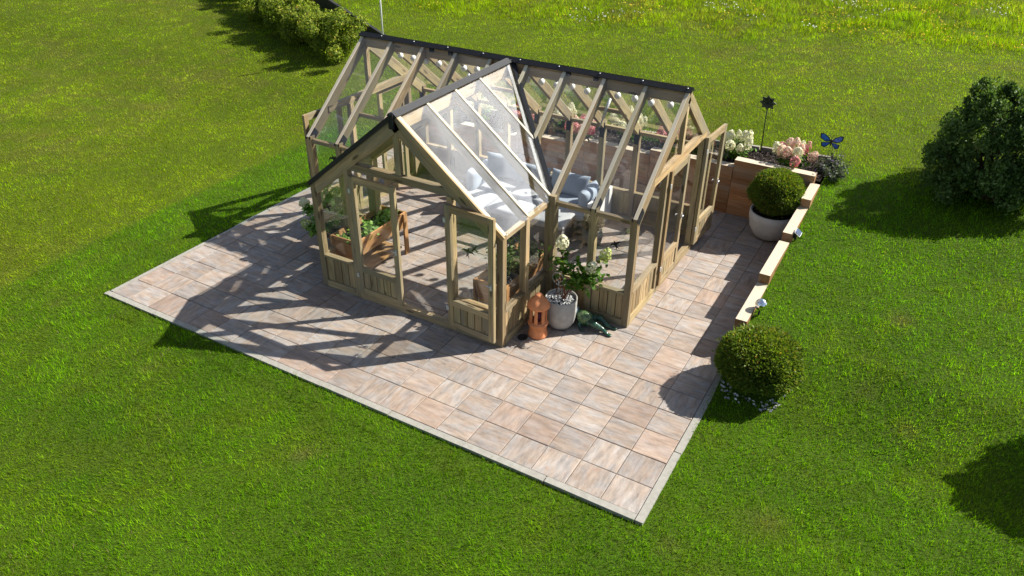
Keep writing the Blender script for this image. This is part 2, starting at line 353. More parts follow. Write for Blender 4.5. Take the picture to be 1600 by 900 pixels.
# ------------------------------------------------------------------ terrain
def height(X, Y):
    X = np.asarray(X, float); Y = np.asarray(Y, float)
    hR = np.interp(Y, [-30, -1, 2.5, 5, 6.5, 8, 11, 14, 17, 20, 30, 45, 80, 150], [-.35, -.085, -.065, .02, .42, .88, 1.22, 1.48, 1.95, 2.2, 2.7, 3.4, 5, 9])
    hL = np.interp(Y, [-30, -1, 0, 15, 17.8, 20, 25, 35, 60, 150], [-.35, -.085, -.03, .0, .35, .75, 1.15, 1.7, 3.2, 8])
    t = np.clip((X + 20) / 20, 0, 1)
    return hL * (1 - t) + hR * t + (fbm(X / 3, Y / 3, 5) - .5) * .08 * np.clip(np.minimum(np.abs(X), np.abs(X + 20)) / 2, .1, 1)
def lawncol(X, Y):
    """reflectance of the turf itself: fresh dense turf round the patio, older drier lawn beyond, rough meadow at the back"""
    n1 = fbm(X / 2.6, Y / 2.6, 21, 4); n2 = fbm(X / .9, Y / .9, 33, 3); n3 = fbm(X / 7, Y / 7, 41, 3)
    new = np.clip((X + 23.7 + .03 * Y + (n2 - .5) * .5) / .35, 0, 1) * np.clip((18.5 + (X > -2) * 1.0 + np.clip((X + 2) * .35, 0, 4) - Y + (n1 - .5) * 3) / 2.5, 0, 1)
    cn = np.stack([.118 + .06 * (n1 - .5), .248 + .09 * (n1 - .5), .003 + 0 * n1], -1)
    yel = np.clip((n2 * .6 + n3 * .6 - .62) * 5, 0, 1)[..., None]
    for sx, sy, sr in ((-20.9, -1.3, .28), (3.9, 7.1, .35), (5.3, 6.2, .25), (.9, -.35, .3), (-8.5, -2.6, .3), (2.8, 1.4, .3), (4.4, 10.5, .35), (-15.2, -2.2, .22)):   # small worn spots
        w_ = (np.exp(-(((X - sx) / sr) ** 2 + ((Y - sy) / sr) ** 2)) * .7 * np.clip(n2 * 2.2 - .3, 0, 1))[..., None]; cn = cn * (1 - w_) + np.array([.24, .19, .07]) * w_
    cn = cn * (1 - .35 * yel) + np.array([.175, .23, .010]) * .35 * yel
    co_ = np.stack([.185 + .09 * (n1 - .5), .272 + .09 * (n1 - .5), .005 + 0 * n1], -1)
    dry = np.clip((n3 * .5 + n2 * .5 - .52) * 5, 0, 1)[..., None]
    co_ = co_ * (1 - .45 * dry) + np.array([.25, .215, .055]) * .45 * dry
    return cn * new[..., None] + co_ * (1 - new[..., None]), new
def inhole(X, Y):
    return ((X > -20.02) & (X < .22) & (Y > -.22) & (Y < 17.8)) | ((X > -19.8) & (X < .35) & (Y > 17.6) & (Y < 19.95))

def lines(lo, hi, mid_lo, mid_hi, fine, coarse, extra):
    a = list(np.arange(mid_lo, mid_hi, fine)); v = mid_lo
    while v > lo: v -= coarse; a.append(v)
    v = mid_hi
    while v < hi: a.append(v); v += coarse
    a = [q for q in a if min(abs(q - e) for e in extra) > .12] + list(extra); return np.array(sorted(a))
gx = lines(-140, 90, -45, 12, .5, 3, [-20.02, -19.8, .22, .35]); gy = lines(-30, 150, -10, 40, .5, 3, [-.22, 17.6, 17.8, 19.95])
GX, GY = np.meshgrid(gx, gy, indexing='ij'); GZ = height(GX, GY)
gcol, _ = lawncol(GX, GY)
ny = len(gy); fs = []
for i in range(len(gx) - 1):
    for j in range(len(gy) - 1):
        if not inhole(np.array((gx[i] + gx[i + 1]) / 2), np.array((gy[j] + gy[j + 1]) / 2)):
            fs.append((i * ny + j, (i + 1) * ny + j, (i + 1) * ny + j + 1, i * ny + j + 1))
me = bpy.data.meshes.new('lawn'); me.from_pydata((np.stack([GX, GY, GZ], -1).reshape(-1, 3) * T).tolist(), [], fs)
ca = me.attributes.new('col', 'FLOAT_COLOR', 'POINT'); ca.data.foreach_set('color', np.concatenate([gcol, np.ones(gcol.shape[:2] + (1,))], -1).reshape(-1).astype(np.float32))
me.polygons.foreach_set('use_smooth', [True] * len(fs))
k = NM('turf_ground'); c = k.attr('col').outputs['Color']; ob = k.n('ShaderNodeTexCoord').outputs['Object']
n = k.noise(ob, 38, 5, .7); c = k.mix(k.ramp(n, [(.35, (.95,) * 3), (.6, (.6,) * 3)]), c, (.018, .024, .005)); k.principled(c, .9, .1, 0, n, .6, .03)  # dark soil, plus self-shadow between blades put into the ground colour
me.materials.append(k.m); lawn = bpy.data.objects.new('lawn', me); COL.objects.link(lawn); meta(lawn, kind='structure')

# patio slabs
mb = MB()
for i in range(20):
    for j in range(18):
        x0 = -1 - i; x1 = -i; y0 = j; y1 = j + 1
        if i == 19: x0 = -19.8
        if j == 17: y1 = 17.42
        g = .0075; z = rnd.uniform(-.006, .006); tx, ty = rnd.uniform(-.004, .004), rnd.uniform(-.004, .004)
        A = [(x0 + g, y0 + g), (x1 - g, y0 + g), (x1 - g, y1 - g), (x0 + g, y1 - g)]; ch = .014
        B = [(x0 + g + ch, y0 + g + ch), (x1 - g - ch, y0 + g + ch), (x1 - g - ch, y1 - g - ch), (x0 + g + ch, y1 - g - ch)]
        zt = [z - tx - ty, z + tx - ty, z + tx + ty, z - tx + ty]
        vs = [(B[q][0], B[q][1], zt[q]) for q in range(4)] + [(A[q][0], A[q][1], zt[q] - ch * .7) for q in range(4)] + [(A[q][0], A[q][1], -.09) for q in range(4)]
        rot = rnd.random() < .25
        gc = [((v[1], v[0], 0) if rot else (v[0], v[1], 0)) for v in vs]
        mb.add(vs, [(0, 1, 2, 3)] + [(4 + q, 4 + (q + 1) % 4, (q + 1) % 4, q) for q in range(4)] + [(8 + q, 8 + (q + 1) % 4, 4 + (q + 1) % 4, 4 + q) for q in range(4)], gc)
meta(mb.build('patio', M['slab']), kind='structure')
mb = MB(); mb.box((-19.9, -.05, -.5), (.05, 17.7, -.032)); meta(mb.build('patio_base', M['joint']), kind='structure')
mb = MB()
def kerbrun(a, b, w):
    a = Vector(a); b = Vector(b); n = max(1, round((b - a).length / 2.5)); d = (b - a) / n
    for q in range(n):
        jz = Vector((rnd.uniform(-.012, .012), rnd.uniform(-.012, .012), rnd.uniform(-.008, .008))); jy = jz * .6
        mb.beam(jz + a + d * q + d.normalized() * .012, jy + a + d * (q + 1) - d.normalized() * .012, w, .6)
kerbrun((-20.0, -.115, -.285), (.0, -.115, -.285), .2); kerbrun((.115, -.2, -.285), (.115, 8.0, -.285), .2); kerbrun((-19.89, 0, -.292), (-19.89, 17.6, -.292), .14)
meta(mb.build('kerb', M['kerb']), kind='structure')

# ------------------------------------------------------------------ retaining walls and flower bed
rw = thing('timber_retaining_wall', (-9, 17.6, 0), 'long retaining wall of reddish timber sleepers stepping up behind the greenhouse below the flower bed', 'retaining wall')
secs = [(-19.8, -16.6, 1.15), (-16.6, -13.4, 1.38), (-13.4, -9.9, 1.6), (-9.9, -6.75, 1.88), (-6.75, -3.1, 2.1), (-3.1, .12, 2.42)]
for x0, x1, zt in secs:
    n = max(2, round((zt + .1) / .5)); hh = (zt + .1) / n
    for q in range(n):
        mb = MB(); w = .42 if q == n - 1 else .38
        mb.beam((x0 + .008, 17.63 + rnd.uniform(-.01, .01), -.1 + hh * (q + .5)), (x1 - .008, 17.63 + rnd.uniform(-.01, .01), -.1 + hh * (q + .5)), w, hh - .012)
        mb.build('sleeper', M['larch'], rw, (-9, 17.6, 0))
sw = thing('stepped_timber_edging', (.1, 12, 0), 'low wall of pale timber sleepers stepping down along the right patio side', 'retaining wall')
for y0, y1, zt, x in ((7.85, 10.38, 1.2, .12), (10.38, 13.05, 1.55, .13), (13.3, 16.15, 1.78, .15), (15.75, 17.4, 2.13, .19)):
    n = max(2, round((zt + .1) / .45)); hh = (zt + .1) / n
    for q in range(n):
        mb = MB(); ya = y0 if q >= n - 1 else y0 + rnd.uniform(-.02, .06)
        mb.beam((x, ya, -.1 + hh * (q + .5)), (x, y1 if q == n - 1 else y1 - .02, -.1 + hh * (q + .5)), .36 if q == n - 1 else .31, hh - .012)
        mb.build('sleeper', M['larch'], sw, (.1, 12, 0))
# bed soil and mulch
mb = MB(); zs = lambda x: np.interp(x, [-19.8, 0], [.95, 2.15])
P = []; nx = 40
for i in range(nx + 1):
    x = -19.8 + (20.1) * i / nx
    for y in (17.7, 18.3, 19.2, 19.96): P.append((x, y, float(zs(x)) + rnd.uniform(-.05, .05)))
mb.add(P, [(i * 4 + j, (i + 1) * 4 + j, (i + 1) * 4 + j + 1, i * 4 + j + 1) for i in range(nx) for j in range(3)], None, None, True)
meta(mb.build('flower_bed_soil', M['soil']), kind='structure')
N = 5200; x = RS.uniform(-19.6, .2, N); y = RS.uniform(17.75, 19.85, N); c = np.stack([x, y, zs(x) + .05 + RS.uniform(0, .05, N)], 1)
o = quads('bark_mulch', M['bark'], leafverts(c, RS.normal(size=(N, 3)) * .6 + [0, 0, 1], .12, .06), RS.rand(N) ** 2); meta(o, kind='stuff')
te = thing('flower_bed_edging', (-9, 19.95, 1.6), 'grey weathered boards edging the back of the flower bed against the lawn', 'edging')
for x0, x1 in ((-19.8, -14.1), (-14.0, -9.2), (-9.1, -5.2), (-5.1, -2.7), (-2.6, .35)):
    mb = MB(); mb.beam((x0, 19.95 + rnd.uniform(-.04, .04), float(zs(x0)) + .06), (x1, 19.95 + rnd.uniform(-.04, .04), float(zs(x1)) + .06), .14, .34); mb.build('board', M['greyboard'], te, (-9, 19.95, 1.6))

# ------------------------------------------------------------------ greenhouse
XL, XR, STEP = -16.76, -3.36, 1.4889
YF, YB, YR = 7.25, 14.7, 10.97
E_, R_ = 4.02, 7.03; SL = (R_ - E_) / (YR - YF)
BL, BR, BF = XL + 2 * STEP, XL + 7 * STEP, 4.2; BX = (BL + BR) / 2
HZ, SILL, HF = 4.75, 1.3, 4.95
XK = [XL + STEP * q for q in range(10)]
GB = (-10.06, 9, 0)
G = thing('greenhouse', GB, 'large T-shaped timber greenhouse with glass walls, glass roof and open double doors', 'greenhouse')
def part(mb, name, mat): return mb.build(name, M[mat], G, GB)
def post(x, y, top, wx=.22, wy=.22, mat='pine'):
    mb = MB(); mb.beam((x, y, 0.02), (x, y, top), wx, wy, (0, 1, 0)); return part(mb, 'post', mat)
i_ = .1
# posts
for q, x in enumerate(XK):
    xx = x + (i_ if q == 0 else -i_ if q == 9 else 0)
    post(xx, YB - i_, E_ + .02)
    if q in (0, 1, 8, 9): post(xx, YF + i_, E_ + .02)
post(BL, YF + .08, E_ + .1, .34, .3); post(BR, YF + .08, E_ + .1, .34, .3)
for xx in (BL + i_, BR - i_):
    post(xx, BF + i_, E_ + .02); post(xx, BF + 1.52, E_ + .02)
DL, DR = -12.08, -8.3
for x in (DL - .1, DR + .1): post(x, BF + i_, HF - .12, .18)
for x in (XL + i_, XR - i_):
    for y in (9.73, 13.5): post(x, y, HZ - .12, .2, .2)
mb = MB(); mb.beam((BX - .02, BF + .12, HF), (BX - .02, BF + .12, R_ - .45), .2, .18, (0, 1, 0)); part(mb, 'post', 'pine')
mb = MB(); mb.beam((BX + .22, BF + .2, HF), (BX + .22, BF + .2, R_ - .7), .08, .14, (0, 1, 0)); part(mb, 'post', 'pine')
for x in (XL + i_, XR - i_):
    mb = MB(); mb.beam((x, YR, HZ), (x, YR, R_ - .5), .16, .2, (0, 1, 0)); part(mb, 'post', 'pine')
# headers
def header(p0, p1, w=.22, h=.24):
    mb = MB(); mb.beam(p0, p1, w, h); part(mb, 'header', 'pine')
header((-12.4, BF + .12, HF), (-7.7, BF + .12, HF), .24, .24)
for x in (XL + i_, XR - i_): header((x, 8.42, HZ), (x, 13.55, HZ), .2, .24)
# eave plates
def plate(p0, p1):
    mb = MB(); mb.beam(p0, p1, .16, .14); part(mb, 'eave_plate', 'pine')
zE = E_ - .17
plate((XL + .2, YF + .1, zE), (BL - .18, YF + .1, zE)); plate((BR + .18, YF + .1, zE), (XR - .2, YF + .1, zE)); plate((XL + .2, YB - .1, zE), (XR - .2, YB - .1, zE))
plate((BL + .1, BF + .2, zE), (BL + .1, YF - .08, zE)); plate((BR - .1, BF + .2, zE), (BR - .1, YF - .08, zE))
# rafters: top face on the roof plane
def rafter(p0, p1, nrm, w=.15, h=.32, name='rafter', mat='pine'):
    p0 = Vector(p0); p1 = Vector(p1); nv = Vector(nrm).normalized()
    mb = MB(); mb.beam(p0 - nv * h / 2, p1 - nv * h / 2, w, h, nv)
    part(mb, name, mat)
    mb = MB(); mb.beam(p0 + nv * .012, p1 + nv * .012, w * .8, .025, nv); part(mb, 'glazing_bar', 'palebar')
nF = (0, -SL, 1); nB = (0, SL, 1); nR = (SL, 0, 1); nL = (-SL, 0, 1)
for q, x in enumerate(XK):
    xx = x + (.08 if q == 0 else -.08 if q == 9 else 0)
    h = .38 if q in (0, 9) else .32
    rafter((xx, YB + .02, E_), (xx, YR + .1, R_ - .08), nB, h=h)
    if q <= 2: y0 = YF - .02
    elif q <= 4: y0 = YF + (x - BL)
    elif q < 7: y0 = YF + (BR - x)
    else: y0 = YF - .02
    if y0 < YR - .4: rafter((xx, y0, E_ + (y0 - YF) * SL), (xx, YR - .1, R_ - .08), nF, h=h)
BY = [BF + .08, BF + 1.52, YF + .02, 8.74]
for q, y in enumerate(BY):
    for sgn, xe, nv in ((1, BR, nR), (-1, BL, nL)):
        x0 = xe if y <= YF + .1 else xe - sgn * (y - YF)
        z0 = E_ + abs(x0 - xe) * SL
        rafter((x0 + sgn * (.02 if q < 3 else 0), y, z0), (BX + sgn * .1, y, R_ - .08), nv, w=.17 if q == 0 else .13, h=.46 if q == 0 else .3)
# valley beams with black flashing and metal gutter
for sgn, xe in ((1, BR), (-1, BL)):
    a = Vector((xe, YF, E_)); b = Vector((BX, YR, R_)); d = (b - a)
    mb = MB(); mb.beam(a - Vector((0, 0, .2)), b - Vector((0, 0, .22)), .16, .34); part(mb, 'valley_beam', 'pine')
    side = Vector((sgn * .11, .0, .045)); s2 = Vector((0, -.12, .05))
    mb = MB(); mb.beam(a + Vector((sgn * .05, .04, .035)), b + Vector((sgn * .05, .04, .03)), .16, .03, (sgn * .1, -.3, 1)); part(mb, 'valley_flashing', 'black')
    mb = MB(); mb.beam(a + Vector((-sgn * .10, -.10, .03)), b + Vector((-sgn * .10, -.10, .02)), .10, .025, (sgn * .3, -.1, 1)); part(mb, 'valley_gutter', 'gutter')
# ridge beams and black caps
mb = MB(); mb.beam((XL + .05, YR, R_ - .24), (XR - .05, YR, R_ - .24), .13, .44); part(mb, 'ridge_beam', 'oldpine')
mb = MB(); mb.beam((BX, BF + .05, R_ - .31), (BX, YR - .07, R_ - .31), .13, .5); part(mb, 'ridge_beam', 'oldpine')
def cap(p0, p1, ax):
    mb = MB(); p0 = Vector(p0); p1 = Vector(p1)
    for sg in (1, -1):
        o = Vector((0, sg * .09, -.045)) if ax == 'x' else Vector((sg * .09, 0, -.045))
        nv = Vector((0, sg * SL, 1)) if ax == 'x' else Vector((sg * SL, 0, 1))
        mb.beam(p0 + o, p1 + o, .2, .035, nv)
    part(mb, 'ridge_cap', 'black')
cap((XL - .06, YR, R_ + .06), (XR + .06, YR, R_ + .06), 'x'); cap((BX, BF - .1, R_ + .058), (BX, YR - .2, R_ + .058), 'y')
mb = MB(); mb.beam((BX, BF - .13, R_ - .42), (BX, BF - .13, R_ + .05), .17, .07, (0, 1, 0)); part(mb, 'ridge_end_cap', 'black')
for x in np.linspace(XL + 1.0, XR - .1, 9):
    mb = MB(); mb.ellipsoid((x, YR - .08, R_ + .06), (.03, .03, .02), n=8); part(mb, 'cap_screw', 'steel')
for xx in (-13.4, -12.55, -7.7, -6.65):
    mb = MB(); mb.beam((xx, YR - .1, R_ - .2), (xx, YR - .1, R_ - .02), .16, .1, (0, 1, 0)); part(mb, 'bracket', 'black')
# black metal feet of the front and rear rafters
for q in (0, 1, 7, 8, 9):
    x = XK[q] + (.08 if q == 0 else -.08 if q == 9 else 0)
    if q == 7: continue
    mb = MB(); mb.beam((x + .085, YF + .02, E_ - .16), (x + .085, YF + .40, E_ + .15), .02, .3, nF); mb.beam((x - .085, YF + .02, E_ - .16), (x - .085, YF + .40, E_ + .15), .02, .3, nF); part(mb, 'bracket', 'black')
for q in range(10):
    x = XK[q] + (.08 if q == 0 else -.08 if q == 9 else 0)
    mb = MB(); mb.beam((x, YB - .215, E_ - .62), (x, YB - .215, E_ - .05), .2, .02, (0, 1, 0)); part(mb, 'bracket', 'darkboard')
# bargeboard strips on the front gable (dark top edge)
for sgn, xe in ((1, BR), (-1, BL)):
    mb = MB(); a = Vector((xe + sgn * .05, BF - .04, E_ - .02)); b = Vector((BX + sgn * .1, BF - .04, R_ - .06))
    mb.beam(a - Vector((0, 0, .05)), b - Vector((0, 0, .05)), .05, .14, (sgn * SL, 0, 1)); part(mb, 'barge_strip', 'darkboard' if sgn < 0 else 'pine')
# tie beams
for (x0, x1, y, z) in ((XK[6], XK[7], 13.2, 5.05), (XK[3], XK[4], 13.2, 5.05), (XK[1], XK[2], 8.6, 4.75)):
    mb = MB(); mb.beam((x0, y, z), (x1, y, z), .12, .14); part(mb, 'tie_beam', 'oldpine')

# walls: plinth, boards, sill, panes
def wall(p, q, nrm, boards=True, name='kick_panel', bz=SILL):
    p = Vector((p[0], p[1], 0)); q = Vector((q[0], q[1], 0)); d = (q - p); ln = d.length; d.normalize(); nv = Vector(nrm)
    mb = MB(); c0 = Vector((p.x, p.y, .14)) - nv * .09; c1 = Vector((q.x, q.y, .14)) - nv * .09
    mb.beam(c0, c1, .2, .26); part(mb, 'base_rail', 'pine')
    if not boards: return
    k = max(2, round(ln / .31)); w = ln / k; mb = MB()
    for j in range(k):
        b = p + d * (w * (j + .5)) - nv * (.1 + rnd.uniform(-.006, .006))
        mb.beam((b.x, b.y, .272), (b.x, b.y, bz - .08), w - .034, .06, nv)
        for e in (-.25, 0, .25):
            g = b + d * (w * e) + nv * .0315
            if rnd.random() < .4: mb.beam((g.x, g.y, .275), (g.x, g.y, bz - .085), .02, .006, nv)
    c = (p + q) / 2 - nv * .15; mb.beam((c.x, c.y, .275), (c.x, c.y, bz - .085), ln - .01, .03, nv)
    part(mb, name, 'pine')
    mb = MB(); s0 = p - nv * .08; s1 = q - nv * .08; mb.beam((s0.x, s0.y, bz - .03), (s1.x, s1.y, bz - .03), .2, .09); part(mb, 'sill', 'pine')
def pane(pts, th=.014, name='glass_pane'):
    mb = MB(); mb.poly(pts, th); part(mb, name, 'glass')
def wpane(p, q, off, z0=SILL + .02, z1=E_ - .26):
    px, py = p; qx, qy = q; ox, oy = off
    pane([(px + ox, py + oy, z0), (qx + ox, qy + oy, z0), (qx + ox, qy + oy, z1), (px + ox, py + oy, z1)])
# wing front
for a, b in ((0, 1), (1, 2), (7, 8), (8, 9)):
    xa = XK[a] + (.2 if a == 0 else .17 if a == 7 else .11); xb = XK[b] - (.2 if b == 9 else .17 if b == 2 else .11)
    wall((xa, YF), (xb, YF), Vector((0, -1, 0))); wpane((xa, YF), (xb, YF), (0, .1))
# wing rear
for a in range(9):
    xa = XK[a] + (.2 if a == 0 else .11); xb = XK[a + 1] - (.2 if a == 8 else .11)
    wall((xb, YB), (xa, YB), Vector((0, 1, 0))); wpane((xb, YB), (xa, YB), (0, -.1))
# bay sides
for x, nv in ((BL, Vector((-1, 0, 0))), (BR, Vector((1, 0, 0)))):
    for ya, yb in ((BF + .2, BF + 1.41), (BF + 1.63, YF - .08)):
        wall((x, ya), (x, yb), nv); wpane((x, ya), (x, yb), (-nv.x * .1, 0))
# gables of the wing
for x, nv in ((XL, Vector((-1, 0, 0))), (XR, Vector((1, 0, 0)))):
    for ya, yb in ((YF + .2, 9.63), (13.6, YB - .2)):
        wall((x, ya), (x, yb), nv)
        ox = x - nv.x * .1
        f = lambda y: min(E_ + (y - YF) * SL, E_ + (YB - y) * SL) - .36
        za, zb = f(ya), f(yb)
        pane([(ox, ya, SILL + .02), (ox, yb, SILL + .02), (ox, yb, min(zb, HZ - .1) if yb < 12 else zb), (ox, ya + .3, min(HZ - .1, f(ya + .3))), (ox, ya, min(za, HZ - .1))])
    wall((x, 9.83), (x, 13.4), nv, False)
    y1 = YF + (HZ + .5 - E_) / SL; pane([(x - nv.x * .1, y1, HZ + .13), (x - nv.x * .1, YR - .1, HZ + .13), (x - nv.x * .1, YR - .1, R_ - .5)]); pane([(x - nv.x * .1, YR + .1, HZ + .13), (x - nv.x * .1, 2 * YR - y1, HZ + .13), (x - nv.x * .1, YR + .1, R_ - .5)])
# bay front
wall((BL + .2, BF), (DL - .19, BF), Vector((0, -1, 0))); wall((DR + .19, BF), (BR - .2, BF), Vector((0, -1, 0))); wall((DL, BF), (DR, BF), Vector((0, -1, 0)), False)
yy = BF + .1
for sg, xo, xi in ((-1, BL, DL - .19), (1, BR, DR + .19)):
    xh = xo - sg * ((HF + .35 - E_) / SL)
    pane([(xo - sg * .2, yy, SILL + .02), (xi, yy, SILL + .02), (xi, yy, HF - .12), (xh, yy, HF - .12), (xo - sg * .2, yy, E_ - .3)])
    xh2 = xo - sg * ((HF + .65 - E_) / SL)
    pane([(BX + sg * .1, yy, HF + .12), (xh2, yy, HF + .12), (BX + sg * .1, yy, R_ - .62)])
# roof panes (just above the rafters' top plane)
def rp3(x, y, sl):
    if sl == 'F': z = E_ + (y - YF) * SL
    elif sl == 'B': z = E_ + (YB - y) * SL
    elif sl == 'R': z = E_ + (BR - x) * SL
    else: z = E_ + (x - BL) * SL
    return (x, y, z + .012)
for a in range(9):
    xa, xb = XK[a] + .045, XK[a + 1] - .045
    ym = YB - 1.9
    pane([rp3(xa, YB + .02, 'B'), rp3(xb, YB + .02, 'B'), rp3(xb, ym, 'B'), rp3(xa, ym, 'B')])
    pane([rp3(xa, ym - .02, 'B'), rp3(xb, ym - .02, 'B'), rp3(xb, YR + .12, 'B'), rp3(xa, YR + .12, 'B')])
    if a in (0, 1, 7, 8): pane([rp3(xa, YF - .05, 'F'), rp3(xb, YF - .05, 'F'), rp3(xb, YR - .12, 'F'), rp3(xa, YR - .12, 'F')])
    elif a in (2, 3):
        pane([rp3(xa, YF + .06 + xa - BL, 'F'), rp3(xb, YF + .06 + xb - BL, 'F'), rp3(xb, YR - .12, 'F'), rp3(xa, YR - .12, 'F')])
    elif a in (5, 6):
        pane([rp3(xa, YF + .06 + BR - xa, 'F'), rp3(xb, YF + .06 + BR - xb, 'F'), rp3(xb, YR - .12, 'F'), rp3(xa, YR - .12, 'F')])
for sg, xe, sl in ((1, BR, 'R'), (-1, BL, 'L')):
    for ya, yb in ((BF + .13, BF + 1.47), (BF + 1.57, YF - .03)):
        pane([rp3(xe + sg * .05, ya, sl), rp3(xe + sg * .05, yb, sl), rp3(BX + sg * .12, yb, sl), rp3(BX + sg * .12, ya, sl)])
    pane([rp3(xe - sg * .08, YF + .07, sl), rp3(xe - sg * (8.69 - YF + .08), 8.69, sl), rp3(BX + sg * .12, 8.69, sl), rp3(BX + sg * .12, YF + .07, sl)])
    pane([rp3(xe - sg * (8.79 - YF + .08), 8.79, sl), rp3(BX + sg * .12, YR - .3, sl), rp3(BX + sg * .12, 8.79, sl)])

# doors: local frame, hinge at the origin, leaf along +x, outside towards -y
def door(hinge, ang, w=1.78, knob=True, flip=False):
    X = Matrix.Translation(Vector(hinge)) @ Matrix.Rotation(ang, 4, 'Z')
    z0, z1 = .06, 4.42
    def nb(): b = MB(); b.X = X; return b
    mb = nb()
    mb.beam((.1, 0, z0), (.1, 0, z1), .2, .12, (0, 1, 0)); mb.beam((w - .1, 0, z0), (w - .1, 0, z1), .2, .12, (0, 1, 0))
    mb.beam((.2, 0, z1 - .12), (w - .2, 0, z1 - .12), .11, .24); mb.beam((.2, 0, 1.0), (w - .2, 0, 1.0), .13, .2); mb.beam((.2, 0, z0 + .1), (w - .2, 0, z0 + .1), .11, .2)
    d = part(mb, 'door', 'pine')
    mb = nb(); k = 5; ww = (w - .4) / k
    for j in range(k): mb.beam((.2 + ww * (j + .5), 0, z0 + .21), (.2 + ww * (j + .5), 0, .895), ww - .032, .05, (0, 1, 0))
    mb.beam((w / 2, .04, z0 + .215), (w / 2, .04, .89), w - .41, .02, (0, 1, 0)); mb.build('kick_panel', M['pine'], d, GB)
    mb = nb(); mb.poly([(.205, 0, 1.11), (w - .205, 0, 1.11), (w - .205, 0, z1 - .245), (.205, 0, z1 - .245)], .014); mb.build('glass_pane', M['glass'], d, GB)
    for hz in (.75, 3.9):
        mb = nb(); mb.beam((.0, -.07, hz - .08), (.0, -.07, hz + .08), .09, .03, (0, 1, 0)); mb.build('hinge', M['steel'], d, GB)
    if knob:
        mb = nb(); mb.beam((w - .1, -.068, 2.0), (w - .1, -.068, 2.22), .07, .02, (0, 1, 0)); mb.tube([(w - .1, -.05, 2.15), (w - .1, -.12, 2.15), (w - .24, -.125, 2.15)], .02, 8)
        mb.tube([(w - .1, .05, 2.15), (w - .1, .12, 2.15), (w - .24, .125, 2.15)], .02, 8); mb.build('handle', M['steel'], d, GB)
    return d
door((DL + .02, BF + .02, .22), 0, 1.82)
door((DR + .02, BF - .1, .22), math.radians(-4), 1.8, True)
door((XR + .02, 9.86, .22), math.radians(90), 1.78)
door((XR + .09, 13.42, .22), math.radians(86), 1.82)
door((XL - .22, 9.5, .26), math.radians(-93), 1.98)
door((XL - .02, 13.38, .22), math.radians(-90), 1.78)
# roof vent openers
for x, y, z in ((-13.1, 13.0, 4.9), (-7.1, 13.35, 4.75)):
    mb = MB(); mb.tube([(x, y, z + .7), (x - .1, y - .35, z)], .06, 8); mb.tube([(x - .1, y - .35, z), (x - .14, y - .5, z - .3)], .03, 6); part(mb, 'vent_opener', 'steel')
# vinyl birds on the panes
def bird(c, ux, uz, s, ang):
    ux = Vector(ux); uz = Vector(uz).normalized(); ca, sa = math.cos(ang), math.sin(ang)
    O = [(0, .5), (.06, .3), (.1, .12), (.5, .2), (.95, -.05), (.55, .02), (.14, -.12), (.12, -.4), (.3, -.75), (.02, -.5), (-.18, -.78), (-.1, -.4), (-.14, -.1), (-.5, .0), (-.9, -.3), (-.5, .18), (-.1, .14), (-.07, .3)]
    pts = [Vector(c) + (ux * (a * ca - b * sa) + uz * (a * sa + b * ca)) * s for a, b in O]
    mb = MB(); mb.poly(pts, .008); part(mb, 'bird_sticker', 'sticker')
fz = Vector((0, 1, SL)).normalized()
bird((-4.05, YF + .08, 2.95), (1, 0, 0), (0, 0, 1), 0.27, .5); bird((-15.6, YF + .08, 3.35), (1, 0, 0), (0, 0, 1), 0.35, .3)
bird((-7.62, BF + .08, 3.1), (1, 0, 0), (0, 0, 1), 0.30, -.2); bird((-7.25, BF - .12, 3.4), (1, 0, 0), (0, 0, 1), 0.22, .9)
bird((-13.2, BF + .08, 3.2), (1, 0, 0), (0, 0, 1), 0.22, .4)
bird((-8.5, YB - .09, 3.2), (1, 0, 0), (0, 0, 1), 0.30, .6); bird((-13.0, YB - .09, 3.3), (1, 0, 0), (0, 0, 1), 0.32, 0.2); bird((-5.4, YB - .6, E_ + .6 * SL + .03), (1, 0, 0), (0, -1, SL), 0.32, 1.0)
bird((-14.3, YB - 1.4, E_ + 1.4 * SL + .03), (1, 0, 0), (0, -1, SL), 0.30, .4); bird((XL + .08, 12.6, 3.2), (0, 1, 0), (0, 0, 1), 0.27, .2)

# ------------------------------------------------------------------ string lights
SB = (-10, 11.25, 6.5)
sg_ = thing('string_lights', SB, 'string of white round bulbs hanging below the ridge beam inside the greenhouse', 'string lights')
bx = [-15.9, -15.22, -14.61, -13.98, -13.4, -12.8, -12.26, -11.68, -11.0, -10.3, -9.53, -8.95, -8.35, -7.74, -7.15, -6.55, -6.0, -5.37, -4.78, -4.1]
mb = MB(); mb.tube([(bx[0] - .5, 11.2, 6.62)] + [(x, 11.3, 6.54 - .03 * (i % 2)) for i, x in enumerate(bx)] + [(-3.6, 11.2, 6.62)], .012, 5); mb.build('cable', M['black'], sg_, SB)
for x in bx:
    z = 6.31 + rnd.uniform(-.04, .03)
    mb = MB(); mb.ellipsoid((x, 11.3, z), (.12, .12, .125), n=12); b = mb.build('bulb', M['bulb'], sg_, SB)
    mb = MB(); mb.tube([(x, 11.3, z + .08), (x, 11.3, 6.56)], .035, 6); mb.build('socket', M['black'], b, SB)

